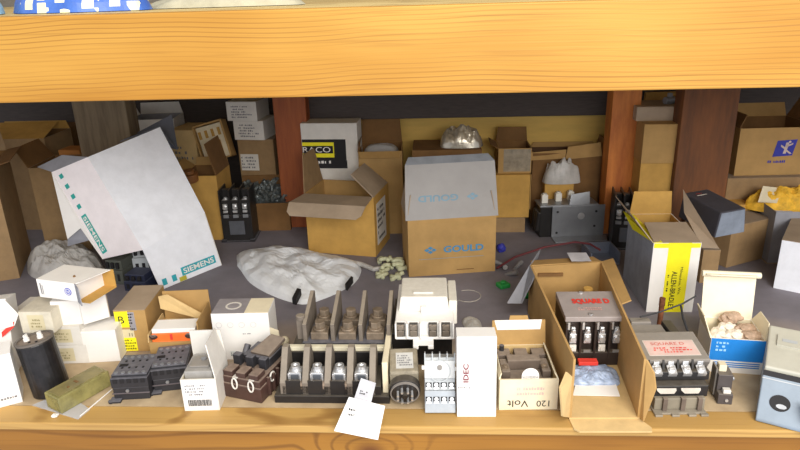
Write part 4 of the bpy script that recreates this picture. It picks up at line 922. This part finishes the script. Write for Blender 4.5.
# tall white box
a = G(457, 417); b = G(496, 417)
r = root('tall_white_box', 'tall plain white box with rotated red-brown lettering at the front centre', 'box', a, rot=(R(-6), 0, math.atan2(b.y - a.y, b.x - a.x)))
w = (b - a).length; h = .116
MB().box(0, 0, 0, w, .032, h - .001).build('body', white, r, bevel=.0008)
MB().box(.0003, .0003, h - .001, w - .0003, .0315, h).build('lid', white, r)
UP = ((0, 0, 1), (-1, 0, 0))
text(r, 'IDEC', (w * .30, 0, h * .44), UP, h * .23, w * .14, M('brown_red_ink', (120, 52, 60), .6), bold=.03)
text(r, 'C C', (w * .64, 0, h * .245), FR, w * .21, h * .026, M('ce_grey', (160, 156, 158), .6))
fine(r, (w * .03, 0, h * .36), FR, w * .34, h * .03, 1, inkg, seed=2, cell=.002); fine(r, (w * .38, 0, h * .11), FR, w * .36, h * .02, 1, M('faint_ink', (205, 202, 204), .6), seed=3, cell=.002)

# ------------------------------------------------------------------ '120 volt' carton
F = fb((499, 410), (557, 409), 380, 345); F120 = F
r = carton('open_carton', 'open cream carton handwritten 120 Volt upside down, white label under its raised lid', 'box', F, cream, kraft_l, open=True, flaps=[('left', 60, .007, cream), ('right', 60, .007, cream)])
la = R(97); o = VV((0, F.d, F.h)); ld = VV((0, -math.cos(la), math.sin(la))); LL = .038
MB().slab([o, o + VV((F.w, 0, 0)), o + VV((F.w - .001, 0, 0)) + ld * LL, o + VV((.001, 0, 0)) + ld * LL], .0018).build('lid', kraft, r)
MB().slab([o + VV((.008, -.0004, 0)) + ld * LL * .62, o + VV((F.w - .008, -.0004, 0)) + ld * LL * .62, o + VV((F.w - .006, -.0004, 0)) + ld * (LL + .0005), o + VV((.004, -.0004, 0)) + ld * (LL + .0005)], .0006).build('lid_label', white, r)
MB().slab([o + VV((F.w * .32, 0, 0)) + ld * LL, o + VV((F.w * .68, 0, 0)) + ld * LL, o + VV((F.w * .66, 0, 0)) + ld * (LL + .007), o + VV((F.w * .34, 0, 0)) + ld * (LL + .007)], .0018).build('lid_tab', kraft, r)
UD = ((-1, 0, 0), (0, 0, -1))
text(r, '120', (F.w * .86, 0, F.h * .30), UD, F.w * .22, F.h * .20, ink, bold=.0)
text(r, 'Volt', (F.w * .50, 0, F.h * .32), UD, F.w * .36, F.h * .22, ink, bold=.0)
fine(r, (F.w * .30, 0, F.h * .46), FR, F.w * .48, F.h * .32, 2, pink, seed=22, cell=.003, fill=.95)
ru = root('relay', 'dusty brown-grey relay with a round white sticker inside the 120 Volt carton', 'relay', F.loc + VV((.003, .003, .0025)), F.rz)
w, d, h = F.w - .006, F.d - .006, F.h
MB().box(.002, .012, 0, w - .002, d - .002, h * .7).build('body', dustbr, ru, bevel=.001)
for k in range(3): MB().box(.002 + k * w * .34, d * .70, h * .7, .002 + k * w * .34 + w * .26, d * .92, h * .95).build('rear_block', dustbr, ru, bevel=.001)
MB().box(w * .18, d * .46, h * .7, w * .82, d * .66, h * 1.02).build('coil_cover', dustbr, ru, bevel=.0015)
for x in (.04, .80): MB().box(w * x, d * .22, h * .7, w * (x + .16), d * .62, h * .92).build('side_block', dustbr, ru, bevel=.001)
for x in (.12, .86): clampscrew(ru, w * x, d * .35, h * .92, .8, brass)
MB().cyl((w * .13, d * .86, h * .95), (w * .13, d * .86, h * 1.12), .0035, 12).build('post', blackd, ru)
MB().cyl((w * .52, -.001, h * 1.04), (w * .52, -.0002, h * 1.04), .0115, 26).box(w * .52 - .0115, -.001, h * .84, w * .52 + .0115, -.0002, h * 1.04).build('round_sticker', white, ru)

# ------------------------------------------------------------------ big open carton
A = VV((.171, .012, .0005)); F = Fit(A, R(1), .092, .30, .092); Fbig = F
r = root('large_open_carton', 'large open corrugated carton with its front flap folded flat over the edge', 'box', F.loc, F.rz); w, d, h, t = F.w, F.d, F.h, .003
mb = MB(); mb.slab([(0, 0, t), (w, 0, t), (w + .02, d, t), (-.010, d, t)], t); mb.build('body', kraft_l, r, label='carton floor')
mb = MB(); mb.slab([(0, 0, 0), (0, 0, h), (-.010, d, h), (-.010, d, 0)], t); mb.slab([(w + .020, d, 0), (w + .020, d, h + .006), (w, 0, h), (w, 0, 0)], t)
mb.slab([(-.010, d, 0), (-.010, d, h * .98), (w + .020, d, h + .006), (w + .020, d, 0)], t); mb.build('side_walls', kraft, r)
MB().slab([(0, 0, .001), (w, 0, .001), (w + .010, -.018, .001), (w + .008, -.026, .001), (.008, -.026, .001), (.002, -.020, .001)][::-1], .002).build('front_flap', kraft_l, r, label='flap lying flat over the shelf edge')
MB().slab([(0, 0, .003), (0, 0, h * .72), (-.009, -.010, h * .86), (-.018, -.018, h * .66), (-.013, -.018, .018)], .0025).build('flap', kraft_l, r, label='left front flap')
MB().slab([(w, 0, .003), (w + .001, -.010, .004), (w + .011, -.012, h * .60), (w + .008, -.008, h * .82), (w, 0, h * .98)], .0025).build('flap', kraft, r, label='right front flap')
g1, g2, g3, g4 = V(534, 262, .30), V(556, 320, .12), V(510, 303, .17), V(541, 251, .33)
rw = Matrix.Rotation(-F.rz, 3, 'Z')
q = [rw @ (p - F.loc) for p in (g1, G(538, 286, .092), G(508, 303, .045), G(540, 249, .085))]
MB().slab([(-.0105, d, h), rw @ (G(540, 249, .088) - F.loc), rw @ (G(507, 303, .035) - F.loc), rw @ (G(521, 303, .035) - F.loc), (-.0085, d * .86, h)], .002).build('flap', greycard, r, label='greyed outer flap on the left')
MB().slab([(w + .020, d, h + .006), (w + .011, d * .5, h + .002), (w + .024, d * .50, h + .008), (w + .036, d * .98, h + .014)], .002).build('flap', kraft, r, label='brown flap along the right wall')
MB().slab([(-.008, d, h), (w + .018, d, h + .006), (w + .012, d + .030, h + .002), (-.004, d + .030, h - .004)], .002).build('flap', kraft, r)
decal(r, 'white_sticker', (w * .64, d - .006, h + .007), TOP, w * .36, .038, M('grey_white_sticker', (196, 194, 198), .6), off=.002)
MB().box(.004, d - .007, h * .80, w * .5, d - .003, h * .86).build('inner_ledge', kraft_d, r)
c = F.loc + VV((w * .80, .25, .003)); mb = MB(); mb.cyl(c, c + VV((0, 0, .07)), .0075, 16); tag(mb.build('cardboard_tube', kraft_y, bevel=.001), 'small upright tan tube behind the contactor in the large carton', 'tube')
ru = root('contactor', 'four-pole contactor with red lettering on grey top inside the large open carton', 'contactor', VV((.186, .138, .0042)), R(1)); w, h = .088, .080
MB().box(0, .010, 0, w, .080, h - .006).box(0, .0, 0, w, .012, .022).build('body', M('brown_black_plastic', (44, 32, 28), .45, dust=.3), ru, bevel=.001)
topm = M('dusty_grey_top', (150, 140, 136), .5, var=.08)
MB()._pr([(.002, h - .008), (.002, h), (.080, h + .004), (.080, h - .008)], -.001, w + .001).build('top_cover', topm, ru, bevel=.001)
text(ru, 'SQUARE D', (w * .20, .038, h + .0022), ((1, 0, 0), (0, .999, .05)), w * .64, .017, red, off=.0006, bold=.05)
fine(ru, (w * .25, .020, h + .0012), ((1, 0, 0), (0, .999, .05)), w * .5, .010, 2, M('faint_red', (205, 160, 150)), off=.0006, seed=30)
MB().cyl((w * .42, .008, h + .0008), (w * .42, .008, h + .0028), .003, 12).cyl((w * .42, .074, h + .003), (w * .42, .074, h + .006), .003, 12).build('cover_screw', silver, ru)
for k in range(5): MB().box(k * (w - .003) / 4, -.001, .012, k * (w - .003) / 4 + .003, .012, h - .008).build('phase_barrier', bpy.data.materials['brown_black_plastic'], ru, bevel=.0006)
for k in range(4):
    xc = (k + .5) * (w - .003) / 4 + .0015
    mb = MB(); mb.box(xc - .0052, .002, .036, xc + .0052, .010, .052).cyl((xc, -.001, .044), (xc, .003, .044), .0048, 16).box(xc - .0040, .002, .052, xc + .0040, .009, .062, .001, .001).cyl((xc, -.0015, .058), (xc, .003, .058), .003, 10); mb.build('terminal_lug', silver, ru, bevel=.0008)
    MB().box(xc - .008, .004, h - .022, xc - .005, .009, h - .010).build('lug_tab', silver, ru)
    if k in (0, 2): MB().box(xc - .005, -.001, .024, xc + .005, .002, .035).cyl((xc, -.003, .029), (xc, -.001, .029), .003, 12).build('white_terminal', white2, ru, bevel=.0005)
    else: MB().box(xc - .005, -.0005, .022, xc + .005, .0016, .026).build('grey_tab', greyp, ru)
pillow('plastic_bag', 'clear bag with blue and red contents below the contactor in the carton', 'bag', [(.186, .086, 0), (.225, .082, 0), (.256, .088, 0), (.256, .128, 0), (.22, .130, 0), (.186, .128, 0)], .014, M('bluish_film', (150, 165, 190), .2, var=.35, scale=70, bump=.6), .0042, 4, crease=.9, freq=45)
mb = MB(); mb.T = Matrix.Translation((.217, .118, .0185)); mb.box(-.014, -.004, 0, .014, .008, .006); tag(mb.build('red_tag', red, bevel=.001), 'small red piece on the clear bag inside the large open carton', 'tag')
mb = MB(); mb.slab([G(573, 395, .0055), G(620, 396, .0055), G(614, 378, .0075), G(577, 378, .0075)], .0008); tag(mb.build('paper_slip', white), 'white instruction paper lying on the floor of the large open carton', 'paper')

# ------------------------------------------------------------------ right contactor
a = G(650, 416); b = G(710, 414)
r = root('contactor', 'four-pole contactor with faded red label, standing bare right of the open carton', 'contactor', a + VV((.006, .002, 0)), math.atan2(b.y - a.y, b.x - a.x) + R(-2)); w = .080
mb = MB(); mb.box(0, 0, 0, w * .86, .10, .003); [mb.box(x, -.005, 0, x + .010, 0, .003) for x in (.0, .022, .044, .060)]; mb.build('base_plate', M('dusty_zinc', (150, 142, 128), .5, .3, dust=.4), r, bevel=.0005)
MB().box(.002, .008, .003, w * .86, .10, .020).build('frame', M('dusty_frame', (128, 120, 104), .6, dust=.3), r, bevel=.001)
for x in (.012, .036, .058): MB().box(x, .004, .003, x + .006, .010, .022).build('frame_post', dustbr, r, bevel=.0005)
MB().box(-.001, .014, .018, w * .92, .10, .036).build('lower_body', blackp, r, bevel=.0015)
MB().box(-.003, .026, .036, w * .98, .10, .050).build('middle_body', blackp, r, bevel=.0015)
for x in (.018, .050): MB().slab([(x - .013, .013, .029), (x - .009, .010, .026), (x + .009, .010, .026), (x + .013, .013, .029), (x + .013, .018, .0355), (x - .013, .018, .0355)][::-1], .001).build('bridge_contact', M('pale_bridge', (158, 150, 140), .4, .3), r, bevel=.0003)
for k in range(4):
    x = .009 + k * .0195
    clampscrew(r, x, .030, .0500, 1.15, silver, tilt=28)
    MB()._pr([(.032, .050), (.036, .062), (.046, .062), (.046, .050)], x - .0115, x - .0085).build('phase_barrier', blackp, r)
    MB().box(x - .004, .034, .052, x + .004, .046, .0605).build('lug_arm', silver, r, bevel=.0006)
gt = M('dusty_grey_cover', (120, 114, 108), .55, dust=.5, dustc=(150, 142, 130))
MB()._pr([(.036, .058), (.036, .062), (.098, .070), (.105, .066), (.105, .040), (.046, .040)], -.006, w + .002).build('top_housing', gt, r, bevel=.0015)
dv = VV((0, .062, .008)).normalized()
decal(r, 'label', (.004, .046, .0633), ((1, 0, 0), tuple(dv)), .068, .032, pink, off=.0004); decal(r, 'label_border', (.003, .045, .0632), ((1, 0, 0), tuple(dv)), .070, .034, white2, off=.0001)
text(r, 'SQUARE D', (.012, .066, .0658), ((1, 0, 0), tuple(dv)), .046, .007, M('worn_red', (196, 92, 80)), off=.0009)
fine(r, (.008, .050, .0638), ((1, 0, 0), tuple(dv)), .060, .013, 3, red, off=.0009, seed=17, cell=.004)
MB().box(-.002, .105, .036, .050, .135, .062).box(.006, .135, .030, .036, .150, .066).build('rear_housing', gt, r, bevel=.0015)
MB().box(.052, .105, .04, .066, .14, .066).build('rear_block', blackp, r, bevel=.001)
MB().cyl((.068, .052, .046), (.068, .052, .0), .0015, 6).build('screw_stem', tin, r)
mb = MB(); mb.tube([V(640, 317, .16), V(660, 312, .17), V(682, 304, .18), V(696, 296, .19)], .0013, 6); mb2 = mb; o = mb.build('lead_wire', wire_d); tag(o, 'thin black lead crossing behind the right contactor towards the blue carton', 'wire')
mb = MB(); mb.tube([V(681, 306, .18), V(683, 318, .16), V(688, 332, .14)], .0018, 6); tag(mb.build('lead_wire', wire_d), 'short thick black lead hanging between right contactor and blue carton', 'wire')
c = V(660, 320, .20); mb = MB(); c.z = 0; h0 = V(661, 298, .20).z
mb.cyl(c, c + VV((0, 0, h0 - .012)), .004, 10).cyl(c + VV((0, 0, h0 - .012)), c + VV((0, 0, h0)), .0048, 8); tag(mb.build('rusty_stud', M('rust', (110, 64, 38), .8, var=.4, scale=80)), 'rusty brown stud upright in front of the yellow-striped carton', 'stud')
# small auxiliary block
a = G(714, 404); r = root('auxiliary_block', 'small dark auxiliary switch block with white button, right of the bare contactor', 'switch', a + VV((.004, .0, 0)), R(-6))
MB().box(0, 0, 0, .019, .036, .016).box(0, .010, .016, .019, .036, .040).build('body', M('charcoal_plastic', (72, 66, 66), .5, dust=.3), r, bevel=.001)
MB().box(-.002, .016, .004, 0, .034, .046).build('side_plate', gt, r)
MB().box(.006, .001, .016, .016, .009, .022).build('white_button', white2, r, bevel=.001); MB().cyl((.011, -.0015, .007), (.011, .0, .007), .0022, 10).build('screw', silver, r)
MB().box(.002, .018, .040, .012, .030, .050).build('cream_tab', cream, r, bevel=.001)
MB().cyl((.019, .022, .028), (.024, .022, .028), .0028, 10).cyl((.019, .030, .016), (.023, .030, .016), .0024, 10).build('side_screw', tin, r)

# ------------------------------------------------------------------ blue and white carton with wrapped parts
F = fb((712, 371), (754, 374), 338, 0, d=.066); F.w = .074; F.loc -= VV((.008, 0, 0)); Fbl = F
r = carton('blue_carton', 'open blue and white carton filled with small wrapped parts on the right', 'box', F, white, cream, open=True,
           flaps=[('left', 108, .030, cream, {'tp': .18}), ('right', 104, .022, cream, {'tp': .22}), ('back', 100, .068, M('cream_lid', (226, 216, 190), .6, var=.05), {'tp': -.0, 'bend': (-85, .013)})])
decal(r, 'printed_blue', (.0005, 0, F.h * .36), FR, F.w - .001, F.h * .64, blue)
for k in range(3): decal(r, 'printed_line', (F.w * .1, 0, F.h * (.285 - k * .06)), FR, F.w * .85, F.h * .03, blue)
fine(r, (F.w * .10, 0, F.h * .62), FR, F.w * .26, F.h * .32, 3, M('pale_blue_print', (150, 200, 235)), off=.0008, seed=41, cell=.004)
decal(r, 'side_panel', (F.w, 0, 0), RI, F.d, F.h, cream, off=.0003)
rg = random.Random(8); wm = M('wrap_white', (226, 216, 200), .6, var=.12, scale=90, bump=.4); wb = M('wrap_brown', (172, 146, 124), .6, var=.25, scale=90, bump=.6)
spots = [(.020, .016, 0, 1, .1), (.054, .016, 0, 0, -.1), (.020, .042, 0, 0, .3), (.054, .044, 0, 1, .2),
         (.014, .018, 1, 0, 1.0), (.036, .018, 1, 0, .35), (.058, .019, 1, 1, -.1), (.032, .042, 1, 0, .5), (.057, .040, 1, 1, .1), (.040, .055, 2, 1, .2)]
nm = ['white', 'brownish']
where = ['lying deep at the front left', 'lying deep at the front right', 'lying deep at the back left', 'lying deep at the back right', 'at the left front corner', 'front middle', 'front right', 'back left, largest', 'back right', 'rearmost, under the raised lid']
for k, (x, y, l, c_, a) in enumerate(spots):
    mb = MB(); mb.ball((0, 0, 0), .0135, 14, 9, (1.25, .85, .62), .4)
    if k >= 4: mb.T = None
    o = mb.build('wrapped_part', wb if c_ else wm, smooth=False); zz = F.h - [.030, .006, -.005][l]
    o.location = F.loc + Matrix.Rotation(F.rz, 3, 'Z') @ VV((x, y, zz + .002)); o.rotation_euler = (0, 0, a)
    tag(o, f'{nm[c_]} wrapped part in the blue carton, {where[k]}', 'wrapped part', 'wrapped parts in the blue carton')

rollm = bpy.data.materials['cream_lid']; bl = bpy.data.objects[[o.name for o in bpy.data.objects if o.name.startswith('blue_carton')][0]]
MB().cyl((-.003, Fbl.d + .0118, Fbl.h + .068), (Fbl.w + .006, Fbl.d + .0118, Fbl.h + .068), .0048, 14).build('lid_roll', rollm, bl, bevel=.001)
# ------------------------------------------------------------------ grey enclosure, bottom right
p = [V(756, 421, .010), V(840, 437, -.004 + .006), V(845, 384, .050), V(769, 369, .055), V(784, 320, .150), V(850, 332, .145)]
p[0].z = .001; o_ = p[0].copy(); ang = R(-27)
r = root('grey_enclosure', 'grey metal switch enclosure with oval opening at the right front corner', 'enclosure', (o_.x, o_.y + .002, .001), ang)
w = .10; z1 = .056; y1 = .040; z2_ = .066; y2 = .135
MB()._pr([(0, 0), (0, .004), (y1, z1), (y1, 0)], 0, w).build('lower_front', M('blue_grey_paint', (128, 140, 152), .4, var=.06), r, bevel=.0015)
MB()._pr([(y1 + .002, 0), (y1 + .002, z1 + .004), (y2, z2_ + .010), (y2, 0)], .001, w).build('upper_cover', M('cream_grey_paint', (186, 184, 170), .45, var=.05, dust=.15), r, bevel=.002)
n = VV((0, -(z1 - .004), y1)).normalized(); sl = VV((0, y1, z1 - .004)).normalized(); bo = VV((0, 0, .004))
fr = ((1, 0, 0), tuple(sl)); LS = math.hypot(y1, z1 - .004)
decal(r, 'black_band', bo + sl * LS * .88, fr, w, LS * .11, ink, off=.0005); decal(r, 'trim_line', bo + sl * LS * .82, fr, w, .0012, lgrey, off=.0006)
def ov(c, a, b, m, name, off, nn=28):
    mb = MB(); mb.slab([bo + VV((c[0], 0, 0)) + sl * c[1] + n * off + VV((1, 0, 0)) * a * math.cos(i * 2 * math.pi / nn) + sl * b * math.sin(i * 2 * math.pi / nn) for i in range(nn)], .0004); mb.build(name, m, r)
ov((.024, LS * .40), .012, .0105, ink, 'oval_opening', .0006)
ov((.026, LS * .34), .006, .003, tin, 'shaft', .0012)
mb = MB(); c = bo + VV((.058, 0, 0)) + sl * LS * .32 + n * .008; e = VV((1, 0, 0))
mb.slab([c - e * .012 + sl * .012, c + e * .02 + sl * .006, c + e * .02 - sl * .018, c - e * .004 - sl * .012], .006); mb.build('handle', M('handle_metal', (176, 178, 176), .35, .3), r, bevel=.0015)
m2 = VV((0, y2 - y1 - .002, z2_ + .006 - z1)).normalized(); b2 = VV((.012, y1 + .05, z1 + .004 + .0085)); fr2 = ((1, 0, 0), tuple(m2))
decal(r, 'raised_plate', b2, fr2, .034, .024, bpy.data.materials['cream_grey_paint'], off=.002, t=.002)
decal(r, 'raised_plate', b2 + VV((.006, 0, .0)) + m2 * .009, fr2, .018, .006, lgrey, off=.0026)
MB().cyl((.052, y1 + .022, z1 + .006), (.052, y1 + .022, z1 + .012), .004, 14).build('screw', brass, r)

# ------------------------------------------------------------------ on the upper board
zt = .5268
def top(px, yy): q = V(px, 5, yy); return VV((q.x, yy, 0))
bb = pillow('blue_bag', 'blue patterned plastic bag with pale yellow shapes on the upper board, top left', 'bag',
   [top(16, .125), top(60, .105), top(105, .12), (top(144, .14)), top(146, .20), top(80, .23), top(20, .22)], .045,
   M('blue_pattern_film', (56, 92, 170), .35, rgb2=(70, 110, 190)), zt, 4, crease=.5)
m = bpy.data.materials['blue_pattern_film']; nt = m.node_tree; N = nt.nodes; L = nt.links; bs = N['Principled BSDF']; src_ = bs.inputs['Base Color'].links[0].from_socket
tc = N.new('ShaderNodeTexCoord'); vo = N.new('ShaderNodeTexVoronoi'); vo.inputs['Scale'].default_value = 48; vo.feature = 'F1'; vo.distance = 'CHEBYCHEV'; L.new(tc.outputs['Object'], vo.inputs['Vector'])
ms = N.new('ShaderNodeMath'); ms.operation = 'LESS_THAN'; ms.inputs[1].default_value = .30; L.new(vo.outputs['Distance'], ms.inputs[0])
mx = N.new('ShaderNodeMixRGB'); L.new(ms.outputs[0], mx.inputs[0]); L.new(src_, mx.inputs[1]); mx.inputs[2].default_value = lin((226, 222, 180)); L.new(mx.outputs[0], bs.inputs['Base Color'])
pillow('pale_blue_bag', 'pale blue bag at the extreme top left corner on the upper board', 'bag', [top(-40, .12), top(-14, .11), top(0, .12), top(2, .18), top(-20, .22), top(-45, .20)], .03, M('pale_blue_film', (150, 190, 210), .4), zt, 5)
pillow('paper_bundle', 'pale crumpled paper on the upper board right of the blue bag', 'paper', [top(152, .19), top(190, .18), top(260, .185), top(300, .20), top(290, .26), top(160, .26)], .018, M('greyed_paper', (170, 164, 140), .7), zt, 15)

# ================================================================== LIGHT
wd = bpy.data.worlds.new('world'); S.world = wd; wd.use_nodes = True; b = wd.node_tree.nodes['Background']; b.inputs[0].default_value = (.86, .90, 1.0, 1); b.inputs[1].default_value = 1.05
def area(name, loc, target, sx_, sy_, e, col):
    l = bpy.data.lights.new(name, 'AREA'); l.shape = 'RECTANGLE'; l.size = sx_; l.size_y = sy_; l.energy = e; l.color = col
    o = bpy.data.objects.new(name, l); COL.objects.link(o); o.location = loc
    o.rotation_euler = (VV(target) - VV(loc)).to_track_quat('-Z', 'Y').to_euler(); return o
area('ceiling_lamp', (.45, -1.15, 1.75), (.05, .1, .1), 1.6, .5, 30, (1, .93, .80))
area('front_fill', (.7, -2.1, 1.2), (-.1, .4, .15), 1.6, .9, 62, (1, .97, .92))  # added frontal fill lifting the dark back of the shelf, not a window
S.view_settings.view_transform = 'Standard'; S.view_settings.look = 'None'; S.view_settings.exposure = 0; S.view_settings.gamma = 1
S.view_settings.use_curve_mapping = False
